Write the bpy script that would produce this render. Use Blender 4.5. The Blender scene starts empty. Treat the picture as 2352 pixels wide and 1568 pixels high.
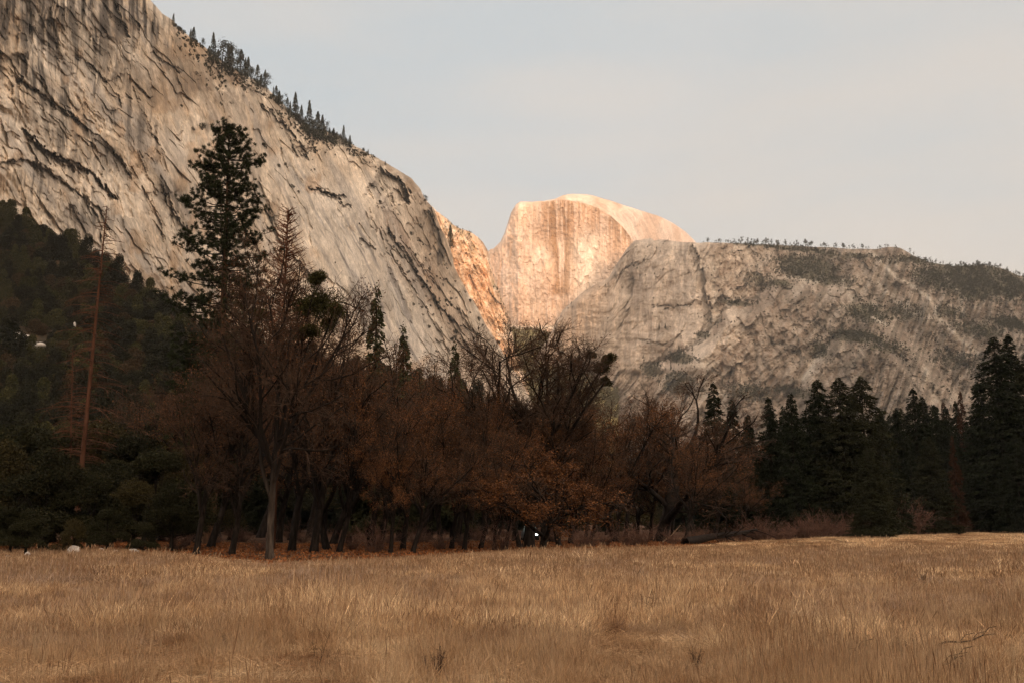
import bpy, math, random
import numpy as np
from mathutils import Vector, Matrix

# ------------------------------------------------------------------ basics
F = 2287.0; CX = 1176.0; CY = 784.0; EYE = 1.9
PITCH = math.atan(416 / F); CP, SP = math.cos(PITCH), math.sin(PITCH)
scene = bpy.context.scene
C = scene.collection
HORIZON = CY + F * SP / CP

def rayxz(px, py):
    """X/Y and Z/Y of the sight line through a point of the photograph."""
    a = (np.asarray(px, float) - CX) / F; b = -(np.asarray(py, float) - CY) / F
    d = CP - b * SP
    return a / d, (SP + b * CP) / d

def to_world(px, py, y):
    tx, tz = rayxz(px, py)
    return tx * y, y + 0 * tx, EYE + tz * y

def ground_at(px, py):
    tx, tz = rayxz(px, py)
    y = -EYE / float(tz)
    return float(tx) * y, y

def tag(o, label=None, cat=None, group=None, kind=None):
    if label: o['label'] = label
    if cat: o['category'] = cat
    if group: o['group'] = group
    if kind: o['kind'] = kind
    return o

def make_mesh(name, verts, faces, mat=None, smooth=False, cols=None, colname='Col'):
    """verts (n,3); faces: (m,3)/(m,4) array or a list of such arrays"""
    me = bpy.data.meshes.new(name)
    verts = np.asarray(verts, np.float32)
    fl = faces if isinstance(faces, list) else [faces]
    fl = [np.asarray(f, np.int32) for f in fl if len(f)]
    loops = np.concatenate([f.ravel() for f in fl])
    tot = np.concatenate([np.full(len(f), f.shape[1], np.int32) for f in fl])
    start = np.concatenate([[0], np.cumsum(tot)[:-1]]).astype(np.int32)
    me.vertices.add(len(verts)); me.loops.add(len(loops)); me.polygons.add(len(tot))
    me.vertices.foreach_set('co', verts.ravel())
    me.loops.foreach_set('vertex_index', loops)
    me.polygons.foreach_set('loop_start', start)
    try: me.polygons.foreach_set('loop_total', tot)
    except Exception: pass
    me.polygons.foreach_set('use_smooth', np.full(len(tot), smooth, bool))
    if cols is not None:
        at = me.attributes.new(colname, 'FLOAT_COLOR', 'POINT')
        c4 = np.ones((len(verts), 4), np.float32); c4[:, :3] = cols
        at.data.foreach_set('color', c4.ravel())
    me.update(calc_edges=True)
    if mat: me.materials.append(mat)
    return me

def link(name, me, parent=None, loc=None):
    o = bpy.data.objects.new(name, me); C.objects.link(o)
    if parent: o.parent = parent
    if loc is not None: o.location = loc
    return o

# ------------------------------------------------------------------ noise
def _hash(ix, iy, seed):
    h = (ix.astype(np.int64) * 374761393 + iy.astype(np.int64) * 668265263 + seed * 1442695041) & 0xFFFFFFFF
    h = ((h ^ (h >> 13)) * 1274126177) & 0xFFFFFFFF
    h = ((h ^ (h >> 16)) * 2246822519) & 0xFFFFFFFF
    return ((h ^ (h >> 15)) & 0xFFFFFF) / float(0xFFFFFF)

def vnoise(x, y, seed=0):
    x = np.asarray(x, float); y = np.asarray(y, float)
    ix = np.floor(x); iy = np.floor(y); fx = x - ix; fy = y - iy
    ux = fx * fx * fx * (fx * (fx * 6 - 15) + 10); uy = fy * fy * fy * (fy * (fy * 6 - 15) + 10)
    ix = ix.astype(np.int64); iy = iy.astype(np.int64)
    a = _hash(ix, iy, seed); b = _hash(ix + 1, iy, seed); c = _hash(ix, iy + 1, seed); d = _hash(ix + 1, iy + 1, seed)
    return (a + (b - a) * ux) * (1 - uy) + (c + (d - c) * ux) * uy

def fbm(x, y, seed=0, octv=4, gain=0.5):
    s = 0; amp = 1; tot = 0
    for o in range(octv):
        s = s + amp * vnoise(x * 2 ** o + 17.3 * o, y * 2 ** o - 9.1 * o, seed + o * 7); tot += amp; amp *= gain
    return s / tot

def ridged(x, y, seed=0, octv=4):
    s = 0; amp = 1; tot = 0
    for o in range(octv):
        s = s + amp * (1 - np.abs(2 * vnoise(x * 2 ** o + 5.3 * o, y * 2 ** o, seed + o * 11) - 1)); tot += amp; amp *= .5
    return s / tot

def cells(u, v, seed=0):
    """broken slabs: (random value of the cell, planar tilt inside it, distance to its edge)"""
    iu = np.floor(u).astype(np.int64); iv = np.floor(v).astype(np.int64)
    b1 = np.full(u.shape, 9.); b2 = np.full(u.shape, 9.); val = np.zeros(u.shape); tl = np.zeros(u.shape)
    for di in (-1, 0, 1):
        for dj in (-1, 0, 1):
            a, b = iu + di, iv + dj; du = u - a - .1 - .8 * _hash(a, b, seed); dv = v - b - .1 - .8 * _hash(a, b, seed + 1)
            d = np.abs(du) + np.abs(dv) + .35 * np.maximum(np.abs(du), np.abs(dv)); m = d < b1
            b2 = np.where(m, b1, np.minimum(b2, d)); val = np.where(m, _hash(a, b, seed + 2), val)
            tl = np.where(m, du * (2 * _hash(a, b, seed + 3) - 1) + dv * (2 * _hash(a, b, seed + 4) - 1), tl); b1 = np.where(m, d, b1)
    return val, tl, b2 - b1

def sstep(a, b, x):
    t = np.clip((x - a) / (b - a), 0, 1); return t * t * (3 - 2 * t)

def linedist(X, Y, pts):
    """signed distance (px) of grid points to a polyline (positive = below/left side), and the parameter 0..1 along it"""
    best = np.full(X.shape, 1e9); sgn = np.ones(X.shape); par = np.zeros(X.shape)
    L = [math.dist(pts[i], pts[i + 1]) for i in range(len(pts) - 1)]; T = sum(L); acc = 0
    for i in range(len(pts) - 1):
        (x0, y0), (x1, y1) = pts[i], pts[i + 1]; dx, dy = x1 - x0, y1 - y0
        t = np.clip(((X - x0) * dx + (Y - y0) * dy) / (dx * dx + dy * dy), 0, 1)
        ex = X - x0 - t * dx; ey = Y - y0 - t * dy; d = np.hypot(ex, ey)
        m = d < best
        best = np.where(m, d, best); sgn = np.where(m, np.sign(dx * (Y - y0) - dy * (X - x0) + 1e-9), sgn)
        par = np.where(m, (acc + t * L[i]) / T, par); acc += L[i]
    return best * sgn, par

# ------------------------------------------------------------------ materials
def new_mat(name):
    m = bpy.data.materials.new(name); m.use_nodes = True
    nt = m.node_tree; b = nt.nodes['Principled BSDF']
    b.inputs['Roughness'].default_value = 0.9
    b.inputs['Specular IOR Level'].default_value = 0.15
    return m, nt, b

def nd(nt, t, **kw):
    n = nt.nodes.new(t)
    for k, v in kw.items(): setattr(n, k, v)
    return n

def mat_plain(name, c, rough=.85, emit=None, es=0, metal=0):
    m, nt, b = new_mat(name)
    b.inputs['Base Color'].default_value = (*c, 1); b.inputs['Roughness'].default_value = rough
    b.inputs['Metallic'].default_value = metal
    if emit: b.inputs['Emission Color'].default_value = (*emit, 1); b.inputs['Emission Strength'].default_value = es
    return m

def mat_noise(name, cols, scale=1.0, pos=None, detail=4, bump=0, bscale=None, stretch=(1, 1, 1), rough=.9, world=True, vary=0.0, spec=.1, attr=False, trans=0.0):
    """colour ramp over noise in world (or object) space; vary = per-object brightness change; attr = multiply by vertex colour"""
    m, nt, b = new_mat(name)
    b.inputs['Roughness'].default_value = rough; b.inputs['Specular IOR Level'].default_value = spec
    if world: src = nd(nt, 'ShaderNodeNewGeometry').outputs['Position']
    else: src = nd(nt, 'ShaderNodeTexCoord').outputs['Object']
    mp = nd(nt, 'ShaderNodeMapping'); mp.inputs['Scale'].default_value = stretch
    nt.links.new(src, mp.inputs['Vector'])
    tx = nd(nt, 'ShaderNodeTexNoise'); tx.inputs['Scale'].default_value = scale; tx.inputs['Detail'].default_value = detail
    nt.links.new(mp.outputs[0], tx.inputs['Vector'])
    rp = nd(nt, 'ShaderNodeValToRGB'); el = rp.color_ramp.elements
    n = len(cols); pos = pos or [0.3 + 0.4 * i / (n - 1) for i in range(n)]
    while len(el) < n: el.new(.5)
    for e, p, c in zip(el, pos, cols): e.position = p; e.color = (*c, 1)
    nt.links.new(tx.outputs['Fac'], rp.inputs['Fac']); out = rp.outputs['Color']
    if attr:
        at = nd(nt, 'ShaderNodeAttribute', attribute_name='Col'); mx = nd(nt, 'ShaderNodeMix', data_type='RGBA', blend_type='MULTIPLY')
        mx.inputs[0].default_value = 1; nt.links.new(out, mx.inputs[6]); nt.links.new(at.outputs['Color'], mx.inputs[7]); out = mx.outputs[2]
    if vary:
        oi = nd(nt, 'ShaderNodeObjectInfo'); mr = nd(nt, 'ShaderNodeMapRange')
        mr.inputs['To Min'].default_value = 1 - vary; mr.inputs['To Max'].default_value = 1 + vary
        nt.links.new(oi.outputs['Random'], mr.inputs['Value'])
        hs = nd(nt, 'ShaderNodeHueSaturation'); nt.links.new(mr.outputs[0], hs.inputs['Value']); nt.links.new(out, hs.inputs['Color']); out = hs.outputs[0]
    nt.links.new(out, b.inputs['Base Color'])
    if bump:
        bt = nd(nt, 'ShaderNodeTexNoise'); bt.inputs['Scale'].default_value = bscale or scale * 4; bt.inputs['Detail'].default_value = 5
        nt.links.new(mp.outputs[0], bt.inputs['Vector'])
        bp = nd(nt, 'ShaderNodeBump'); bp.inputs['Strength'].default_value = 1; bp.inputs['Distance'].default_value = bump
        nt.links.new(bt.outputs['Fac'], bp.inputs['Height']); nt.links.new(bp.outputs[0], b.inputs['Normal'])
    return m

def rock_mat(name, s1, s2, bump):
    """vertex colour times two scales of grain, with bump"""
    m, nt, b = new_mat(name)
    g = nd(nt, 'ShaderNodeNewGeometry'); at = nd(nt, 'ShaderNodeAttribute', attribute_name='Col')
    mp = nd(nt, 'ShaderNodeMapping'); mp.inputs['Scale'].default_value = (1, 1, .35); nt.links.new(g.outputs['Position'], mp.inputs['Vector'])
    out = at.outputs['Color']
    for sc, lo, hi in ((s1, .72, 1.28), (s2, .70, 1.30)):
        t = nd(nt, 'ShaderNodeTexNoise'); t.inputs['Scale'].default_value = sc; t.inputs['Detail'].default_value = 6; t.inputs['Roughness'].default_value = .65
        nt.links.new(mp.outputs[0], t.inputs['Vector'])
        r = nd(nt, 'ShaderNodeMapRange'); r.inputs['From Min'].default_value = .3; r.inputs['From Max'].default_value = .7
        r.inputs['To Min'].default_value = lo; r.inputs['To Max'].default_value = hi; nt.links.new(t.outputs['Fac'], r.inputs['Value'])
        mx = nd(nt, 'ShaderNodeVectorMath', operation='SCALE'); nt.links.new(out, mx.inputs[0]); nt.links.new(r.outputs[0], mx.inputs['Scale']); out = mx.outputs[0]
    nt.links.new(out, b.inputs['Base Color'])
    t = nd(nt, 'ShaderNodeTexNoise'); t.inputs['Scale'].default_value = s1 * 2; t.inputs['Detail'].default_value = 8; nt.links.new(mp.outputs[0], t.inputs['Vector'])
    bp = nd(nt, 'ShaderNodeBump'); bp.inputs['Strength'].default_value = 1; bp.inputs['Distance'].default_value = bump
    nt.links.new(t.outputs['Fac'], bp.inputs['Height']); nt.links.new(bp.outputs[0], b.inputs['Normal'])
    return m

# ------------------------------------------------------------------ camera, sun, sky
cd = bpy.data.cameras.new('camera'); cam = bpy.data.objects.new('camera', cd); C.objects.link(cam)
cd.sensor_width = 36; cd.lens = 36 * F / 2352; cd.clip_start = .1; cd.clip_end = 60000
cam.location = (0, 0, EYE); cam.rotation_euler = (math.pi / 2 + PITCH, 0, 0)
scene.camera = cam

ALPHA = math.radians(8); ELEV = math.radians(7.5); YB = -6000.0
TA, TE = math.tan(ALPHA), math.tan(ELEV) / math.cos(ALPHA)
sun_dir = Vector((math.sin(ALPHA) * math.cos(ELEV), -math.cos(ALPHA) * math.cos(ELEV), math.sin(ELEV)))
sl = bpy.data.lights.new('sun', 'SUN'); sl.energy = 3.9; sl.angle = math.radians(.5); sl.color = (1, .61, .36)
so = bpy.data.objects.new('sun', sl); C.objects.link(so); so.rotation_euler = sun_dir.to_track_quat('Z', 'Y').to_euler(); so.location = (0, 0, 3000)

w = bpy.data.worlds.new('World'); scene.world = w; w.use_nodes = True; nt = w.node_tree
bg = nt.nodes['Background']; bg.inputs['Strength'].default_value = .1
sky = nd(nt, 'ShaderNodeTexSky', sky_type='NISHITA', sun_disc=False, sun_elevation=ELEV, sun_rotation=math.pi - ALPHA)
sky.air_density = 1; sky.dust_density = 1.5; sky.ozone_density = 1
tc = nd(nt, 'ShaderNodeTexCoord')
mp = nd(nt, 'ShaderNodeMapping'); mp.inputs['Scale'].default_value = (1.2, 1, 5.5); mp.inputs['Location'].default_value = (.35, .1, .2); nt.links.new(tc.outputs['Generated'], mp.inputs['Vector'])
n1 = nd(nt, 'ShaderNodeTexNoise'); n1.inputs['Scale'].default_value = 2.0; n1.inputs['Detail'].default_value = 3; n1.inputs['Roughness'].default_value = .45
nt.links.new(mp.outputs[0], n1.inputs['Vector'])
rp = nd(nt, 'ShaderNodeValToRGB'); rp.color_ramp.elements[0].position = .36; rp.color_ramp.elements[1].position = .66
VEIL_A = (4.3, 5.2, 5.75); VEIL_B = (6.6, 6.0, 5.4)
rp.color_ramp.elements[0].color = (0, 0, 0, 1); rp.color_ramp.elements[1].color = (1, 1, 1, 1)
nt.links.new(n1.outputs['Fac'], rp.inputs['Fac'])
sx = nd(nt, 'ShaderNodeSeparateXYZ'); nt.links.new(tc.outputs['Generated'], sx.inputs[0])
mr = nd(nt, 'ShaderNodeMapRange'); mr.inputs['From Min'].default_value = -.3; mr.inputs['From Max'].default_value = .6; nt.links.new(sx.outputs['X'], mr.inputs['Value'])
ad = nd(nt, 'ShaderNodeMath', operation='MULTIPLY_ADD'); nt.links.new(rp.outputs['Color'], ad.inputs[0]); ad.inputs[1].default_value = .55
mh = nd(nt, 'ShaderNodeMath', operation='MULTIPLY'); nt.links.new(mr.outputs[0], mh.inputs[0]); mh.inputs[1].default_value = .6; nt.links.new(mh.outputs[0], ad.inputs[2])
veil = nd(nt, 'ShaderNodeMix', data_type='RGBA'); nt.links.new(ad.outputs[0], veil.inputs[0])
veil.inputs[6].default_value = (*VEIL_A, 1); veil.inputs[7].default_value = (*VEIL_B, 1)
# the thin veil of cloud is brighter and warmer towards the low sun in the west
gl = nd(nt, 'ShaderNodeVectorMath', operation='DOT_PRODUCT'); nt.links.new(tc.outputs['Generated'], gl.inputs[0]); gl.inputs[1].default_value = sun_dir
gr = nd(nt, 'ShaderNodeMapRange'); gr.inputs['From Min'].default_value = 0; gr.inputs['From Max'].default_value = 1; gr.interpolation_type = 'SMOOTHSTEP'
gr.inputs['To Min'].default_value = 0; gr.inputs['To Max'].default_value = 1; nt.links.new(gl.outputs['Value'], gr.inputs['Value'])
west = nd(nt, 'ShaderNodeMix', data_type='RGBA'); nt.links.new(gr.outputs[0], west.inputs[0]); nt.links.new(veil.outputs[2], west.inputs[6])
west.inputs[7].default_value = (33, 25.5, 19, 1)
mx = nd(nt, 'ShaderNodeMix', data_type='RGBA'); mx.inputs[0].default_value = .8
nt.links.new(sky.outputs[0], mx.inputs[6]); nt.links.new(west.outputs[2], mx.inputs[7]); nt.links.new(mx.outputs[2], bg.inputs['Color'])

vs = scene.view_settings; scene.display_settings.display_device = 'sRGB'
vs.view_transform = 'Standard'; vs.look = 'None'; vs.gamma = 1; vs.exposure = .45; vs.use_curve_mapping = False
scene.render.engine = 'CYCLES'; cy = scene.cycles
cy.max_bounces = 5; cy.diffuse_bounces = 3; cy.glossy_bounces = 1; cy.transmission_bounces = 2; cy.transparent_max_bounces = 6; cy.volume_bounces = 0
cy.use_denoising = True; cy.use_adaptive_sampling = True; cy.adaptive_threshold = .02
cy.caustics_reflective = False; cy.caustics_refractive = False
cy.sample_clamp_indirect = 4
# ------------------------------------------------------------------ mountains
def interp(pts):
    xs = [p[0] for p in pts]; ys = [p[1] for p in pts]
    return lambda x: np.interp(x, xs, ys)

def mountain(name, xr, nx, sky_pts, bottom, ny, depth, surf, mat, rough_sky=2.0, seed=1, back=600, drop=.6, kind='structure', rnd=(40, 10)):
    """A rock massif: front sheet traced up to its skyline at its own distance, with relief, plus the far slope behind the crest.
    surf(PX,PY,SK) -> (relief in metres away from the viewer, colour (n,3))"""
    px = np.linspace(xr[0], xr[1], nx); sky_y = interp(sky_pts)(px)
    sky_y = sky_y + rough_sky * 2 * (fbm(px / 22, px * 0 + 3, seed, 4, .6) - .5)
    t = np.linspace(0, 1, ny) ** 1.15
    PX = np.repeat(px[None, :], ny, 0); SK = np.repeat(sky_y[None, :], ny, 0)
    PY = SK + (bottom - SK) * t[:, None]
    tx, tz = rayxz(PX, PY)
    Y = depth(PX, PY, tz) + rnd[0] * np.exp(-(PY - SK) / rnd[1])
    R, col = surf(PX, PY, SK)
    Y = Y + R
    V = np.stack([tx * Y, Y, EYE + tz * Y], -1)
    # far side of the crest
    rows = []; crest = V[0]
    for k in range(1, 9):
        f = k / 8; r = crest.copy(); g = np.array([crest[:, 0] / crest[:, 1], np.ones(nx)]).T
        r[:, :2] += g * back * f; r[:, 2] = crest[:, 2] - (crest[:, 2] + 40) * (f ** 1.6) * drop - 14 * f; rows.append(r)
    last = rows[-1].copy(); last[:, 2] = -60; rows.append(last)
    B = np.stack(rows[::-1], 0)
    base = V[-1:].copy(); base[..., 2] = -60
    A = np.concatenate([B, V, base], 0); ca = np.concatenate([np.repeat(col[:1], len(B), 0), col, col[-1:]], 0)
    n0 = A.shape[0]; idx = np.arange(n0 * nx).reshape(n0, nx)
    q = np.stack([idx[:-1, :-1], idx[1:, :-1], idx[1:, 1:], idx[:-1, 1:]], -1).reshape(-1, 4)
    # end walls so that the massif is a solid body
    me = make_mesh(name, A.reshape(-1, 3), q, mat, True, ca.reshape(-1, 3))
    o = link(name, me); tag(o, kind=kind)
    return o, dict(px=px, sky=sky_y, PX=PX, PY=PY, Y=Y, V=V)

def on_mountain(M, px, py):
    """world point of a massif's surface under a photograph point"""
    j = int(np.clip(np.searchsorted(M['px'], px), 1, len(M['px']) - 1)); i = int(np.argmin(np.abs(M['PY'][:, j] - py)))
    return M['V'][i, j]

def mixc(a, b, f):
    return a + (b - a) * f[..., None]

def arr(c): return np.array(c, float)

ROCK = rock_mat('granite', .045, .25, 1.6)
ROCKF = rock_mat('far_granite', .012, .06, 3.0)

# ---- left cliff
LSKY = [(-420, -520), (-100, -430), (150, -230), (260, -90), (320, -25), (344, 0), (374, 32), (400, 47), (403, 59), (425, 77), (464, 104), (482, 119), (510, 140), (540, 158), (576, 180), (612, 200),
        (641, 230), (670, 259), (698, 284), (720, 300), (767, 306), (806, 330), (847, 353), (889, 376), (922, 394), (947, 412), (965, 434), (976, 459), (997, 481), (1003, 500), (1015, 530),
        (1030, 556), (1040, 592), (1042, 610), (1059, 643), (1077, 675), (1098, 711), (1116, 747), (1141, 783), (1167, 830), (1177, 841), (1200, 880), (1240, 960)]
ldep = lambda PX, PY, tz: (1.0 / np.interp(PX, [-420, 0, 600, 1240], [1 / 560, 1 / 760, 1 / 1350, 1 / 2300])) / (1 - np.clip(tz, 0, .8) * np.interp(PX, [0, 500, 1100], [.30, .42, .45]))
BANDS = [  # points, width px, depth m, stain and painted overhang shade
    ([(40, 180), (65, 194), (108, 223), (155, 256), (202, 295), (252, 335), (284, 378), (306, 418)], 20, 9, .75),
    ([(54, 295), (86, 328), (119, 353), (162, 371), (202, 385), (234, 418), (272, 463)], 16, 16, .9),
    ([(-60, 385), (0, 374), (54, 367), (90, 376), (122, 400), (162, 425), (202, 464), (223, 497), (240, 560)], 13, 8, .75),
    ([(169, 130), (194, 137), (223, 166), (252, 194), (274, 223), (281, 252)], 7, 7, .7),
    ([(306, 200), (330, 262), (368, 330), (385, 400)], 8, 5, .4),
    ([(353, 115), (374, 144), (425, 166)], 8, 6, .6),
    ([(370, 395), (382, 432), (389, 468), (407, 497), (428, 522), (436, 560)], 18, 12, .75),
    ([(300, 380), (330, 430), (352, 480), (372, 520), (380, 560)], 8, 5, .5),
    ([(706, 430), (742, 437), (760, 446), (790, 446), (797, 455)], 6, 22, .9),
    ([(760, 446), (778, 462), (803, 479)], 4, 9, .8),
    ([(600, 238), (625, 258), (648, 281), (677, 306), (691, 335), (709, 364)], 12, 12, .7),
    ([(672, 335), (690, 350), (712, 366)], 6, 8, .7),
    ([(545, 178), (562, 194), (612, 223)], 9, 8, .6),
    ([(871, 383), (897, 403), (922, 416), (936, 438), (946, 470)], 24, 34, .8),
    ([(825, 549), (840, 560), (861, 578)], 5, 12, .9),
    ([(843, 484), (868, 538), (889, 600), (915, 657), (933, 700), (950, 745)], 8, 3, .5),
    ([(889, 520), (933, 585), (969, 635), (1005, 693), (1041, 736), (1077, 790), (1100, 830)], 20, 16, .6),
    ([(870, 520), (900, 580), (940, 650), (985, 720), (1020, 780), (1050, 830)], 8, 8, .5),
    ([(1051, 700), (1075, 740), (1100, 795), (1120, 830)], 9, 8, .6),
    ([(985, 480), (1000, 520), (1018, 560), (1036, 610)], 26, 18, .65),
    ([(700, 420), (655, 380), (640, 340)], 5, 3, .3),
    ([(450, 420), (470, 480), (500, 560)], 6, 4, .4),
    ([(610, 470), (640, 540), (700, 620), (760, 700)], 12, 7, .45),
    ([(590, 400), (620, 480), (650, 560), (672, 600)], 8, 6, .45),
    ([(800, 640), (850, 720), (900, 790)], 6, 4, .35),
    ([(920, 540), (960, 600), (1010, 660), (1050, 710)], 6, 6, .5),
    ([(170, 470), (185, 510), (200, 560)], 30, 3, .55),
    ([(60, 120), (62, 160), (52, 196)], 34, 6, .95), ([(120, -60), (122, 40), (128, 118)], 30, 5, .85),
    ([(68, -60), (70, 60), (66, 130)], 16, 4, .8), ([(262, -60), (272, 30), (300, 90)], 42, 8, .8), ([(20, -60), (12, 60), (16, 110)], 20, 3, .6),
    ([(205, -60), (195, 20), (180, 70)], 18, 4, .5), ([(330, 20), (322, 60), (310, 130)], 14, 5, .55),
]
STAIN = [(150, 250, 130, 36, 38, .75), (150, 330, 130, 26, 38, .6), (120, 20, 130, 70, 0, .55), (280, 30, 60, 70, 20, .8), (185, 500, 60, 70, 0, .6), (60, 60, 70, 110, 0, .7), (300, 180, 80, 50, 40, .5), (330, 300, 90, 36, 60, .45), (410, 480, 34, 90, -18, .7),
         (230, 120, 90, 40, 35, .45), (560, 220, 120, 40, 50, .35), (640, 470, 30, 110, -25, .4), (1010, 570, 26, 60, -14, .9), (440, 190, 60, 40, 30, .5), (370, 90, 40, 70, -10, .5), (470, 285, 46, 20, 10, .6)]
def left_surf(PX, PY, SK):
    wx = 26 * (fbm(PX / 120, PY / 120, 3, 3) - .5); wy = 26 * (fbm(PX / 120, PY / 120, 4, 3) - .5)
    X, Y = PX + wx, PY + wy
    vert = 1 - sstep(250, 480, PX + .35 * (PY - 200))            # vertical streaks on the left, slanting ones further right
    ang = np.radians(np.interp(PX, [0, 350, 700, 1150], [38, 34, 30, 27]))
    ns = X * np.cos(ang) - Y * np.sin(ang); ls = X * np.sin(ang) + Y * np.cos(ang)
    slant = fbm(ns / 9, ls / 150, 11, 4, .6); slant2 = fbm(ns / 26, ls / 260, 12, 4)
    vst = fbm(X / 8, Y / 110, 13, 4, .6)
    fine = fbm(ns / 4, ls / 14, 14, 3)
    blocky = ridged(ns / 34, ls / 60, 15, 4)
    arch = ridged((X + Y * .9) / 60 * .5 - (Y - X) * .004, (Y - X * .8) / 34, 16, 4)
    l3 = ridged(ns / 13, ls / 210, 18, 3); crack = sstep(.80, .95, l3) * sstep(.50, .66, fbm(ns / 30, ls / 60, 17, 3))   # joints that follow the slabs
    crack2 = sstep(.82, .96, ridged((ns + ls * .55) / 15, (ls - ns * .55) / 60, 19, 3)) * sstep(.5, .66, fbm(X / 40, Y / 40, 20, 3))
    R = 50 * (fbm(PX / 190, PY / 190, 5, 3) - .5) + 11 * (slant2 - .5) + 1.7 * (slant - .5) + 3.4 * (blocky - .5) * (.3 + 1.4 * sstep(.4, .65, fbm(X / 60, Y / 60, 7, 3))) + .9 * (fine - .5) + 1.5 * (fbm(PX / 10, PY / 10, 6, 3) - .5)
    R = R + vert * 7 * (vst - .5) + .5 * crack + .5 * crack2 + vert * 8 * (arch - .5)
    w1 = 10 * (fbm(PX / 30, PY / 30, 8, 3) - .5)
    cv, ct, ce = cells((ns + w1) / 30, (ls + w1 * 2) / 95, 201); dv, dt, de = cells((ns + w1 * .7) / 11, (ls - w1) / 30, 211); ev, et, ee = cells((ns + w1 * .5) / 4.5, (ls + w1 * .5) / 11, 221)
    rough = .35 + .9 * sstep(.36, .62, fbm(X / 80, Y / 80, 9, 3))
    smooth = 1 - .7 * np.exp(-((PX - 740 - .62 * (PY - 430)) / 110) ** 2) * sstep(300, 420, PY)
    R = R + smooth * (8 * (cv - .5) + 8 * ct + rough * (2.4 * (dv - .5) + 2.6 * dt + .6 * (ev - .5) + .7 * et))
    # slab steps: sheets of granite that end in small overhangs
    st = ns / 75 + 3.2 * fbm(ns / 110, ls / 200, 21, 4) + ls / 700; R = R + 3.5 * (st - np.floor(st)) ** 3 * sstep(.42, .62, fbm(X / 70, Y / 90, 22, 3))
    tan = arr((.54, .42, .305)); pale = arr((.70, .60, .49)); grey = arr((.38, .335, .295)); rust = arr((.40, .26, .15)); dark = arr((.075, .062, .052)); blk = arr((.035, .030, .027))
    big = fbm(PX / 150, PY / 110, 31, 4)
    c = mixc(tan, pale, sstep(.35, .65, big * .6 + slant2 * .4))
    c = mixc(c, grey, .75 * sstep(.48, .72, fbm(ns / 30, ls / 200, 33, 4)))
    # the smooth pale slabs in the middle right
    slab = np.exp(-((PX - 720 - .62 * (PY - 430)) / 90) ** 2) * sstep(330, 430, PY)
    c = mixc(c, arr((.53, .49, .44)), .65 * slab)
    c = mixc(c, arr((.27, .25, .24)), .75 * slab * sstep(.52, .66, slant))
    c = mixc(c, rust, .55 * sstep(.60, .75, fbm(PX / 45, PY / 60, 35, 4)))
    c = mixc(c, dark, .42 * sstep(.60, .80, slant) * (1 - vert) * sstep(.45, .62, fbm(X / 60, Y / 80, 46, 3)))
    c = mixc(c, blk, .80 * vert * sstep(.50, .70, vst) * sstep(.40, .62, fbm(PX / 70, PY / 90, 37, 3)))
    c = mixc(c, blk, .78 * vert * (1 - sstep(20, 130, PY)) * sstep(.42, .62, vst + .15 * (fbm(PX / 40, PY / 200, 38) - .5)))
    c = c * (1 + .22 * (cv - .5) + .16 * (dv - .5) * rough + .10 * (ev - .5))[..., None]
    c = mixc(c, dark, .16 * crack); c = mixc(c, dark, .22 * crack2)
    brown = arr((.24, .175, .125))
    c = mixc(c, brown, .65 * np.exp(-(((PX - 470) / 190) ** 2 + ((PY - 190) / 70) ** 2)) * sstep(.35, .6, fbm(PX / 25, PY / 25, 39, 4)))
    c = mixc(c, brown, .6 * sstep(60, 10, PY - SK) * sstep(430, 520, PX) * sstep(.3, .6, fbm(PX / 18, PY / 12, 40, 3)))
    reg = sstep(-15, 25, (PY - 520) - 1.38 * (PX - 889)) * 0
    c = mixc(c, arr((.30, .20, .14)), .55 * np.exp(-(((PX - 930 - .62 * (PY - 560)) / 36) ** 2)) * sstep(450, 520, PY) * sstep(.3, .6, fine * .4 + slant * .6))
    c = mixc(c, arr((.30, .215, .15)), .55 * sstep(400, 470, PY) * np.exp(-((PX - 960 - .3 * (PY - 450)) / 42) ** 2))
    for cx, cy, a, b, g, s in STAIN:
        gr_ = math.radians(g); u = (PX - cx) * math.cos(gr_) + (PY - cy) * math.sin(gr_); q = -(PX - cx) * math.sin(gr_) + (PY - cy) * math.cos(gr_)
        k = np.exp(-((u / a) ** 2 + (q / b) ** 2) ** 1.4); c = mixc(c, dark, np.clip(s * k * sstep(.36, .60, .5 * vst + .3 * slant + .2 * fbm(X / 12, Y / 12, 44, 3)), 0, .9))
    for pts, wd, dep, stn_shade in BANDS:
        x0, x1 = min(p[0] for p in pts) - 60, max(p[0] for p in pts) + 60; y0, y1 = min(p[1] for p in pts) - 60, max(p[1] for p in pts) + 60
        m = (PX > x0) & (PX < x1) & (PY > y0) & (PY < y1)
        jx = 9 * (dv[m] - .5) + 4 * (cv[m] - .5); jy = 10 * (fbm(PX[m] / 9, PY[m] / 9, 42, 2) - .5) + 8 * (ev[m] - .5)
        d, p = linedist(PX[m] + jx, PY[m] + jy, pts); tp = np.clip(np.minimum(p, 1 - p) * 7, 0, 1)
        wdl = 1.25 * wd * (.5 + .9 * vnoise(p * 7 + wd, p * 0, 43)) * (tp + .05)
        rec = np.where(d > 0, np.clip(1 - d / (wdl * 2.2), 0, 1) ** 1.5, np.clip(1 + d / 1.2, 0, 1)) * sstep(0, .15, tp)
        R[m] += 1.35 * dep * rec * (.6 + .8 * dv[m])
        f = stn_shade * rec * (.55 + .45 * sstep(.35, .6, .6 * vst[m] + .4 * slant[m])) * (.75 + .5 * vnoise(p * 9, p * 0, 45))
        c[m] = mixc(c[m], dark, np.clip(f, 0, .93))  # darkens the recess: water stain and overhang shade in one colour
    return R, np.clip(c, .01, .8)
left_cliff, ML = mountain('cliff', (-420, 1240), 1250, LSKY, 1120, 760, ldep, left_surf, ROCK, 2.5, 2, rnd=(30, 12))

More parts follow.
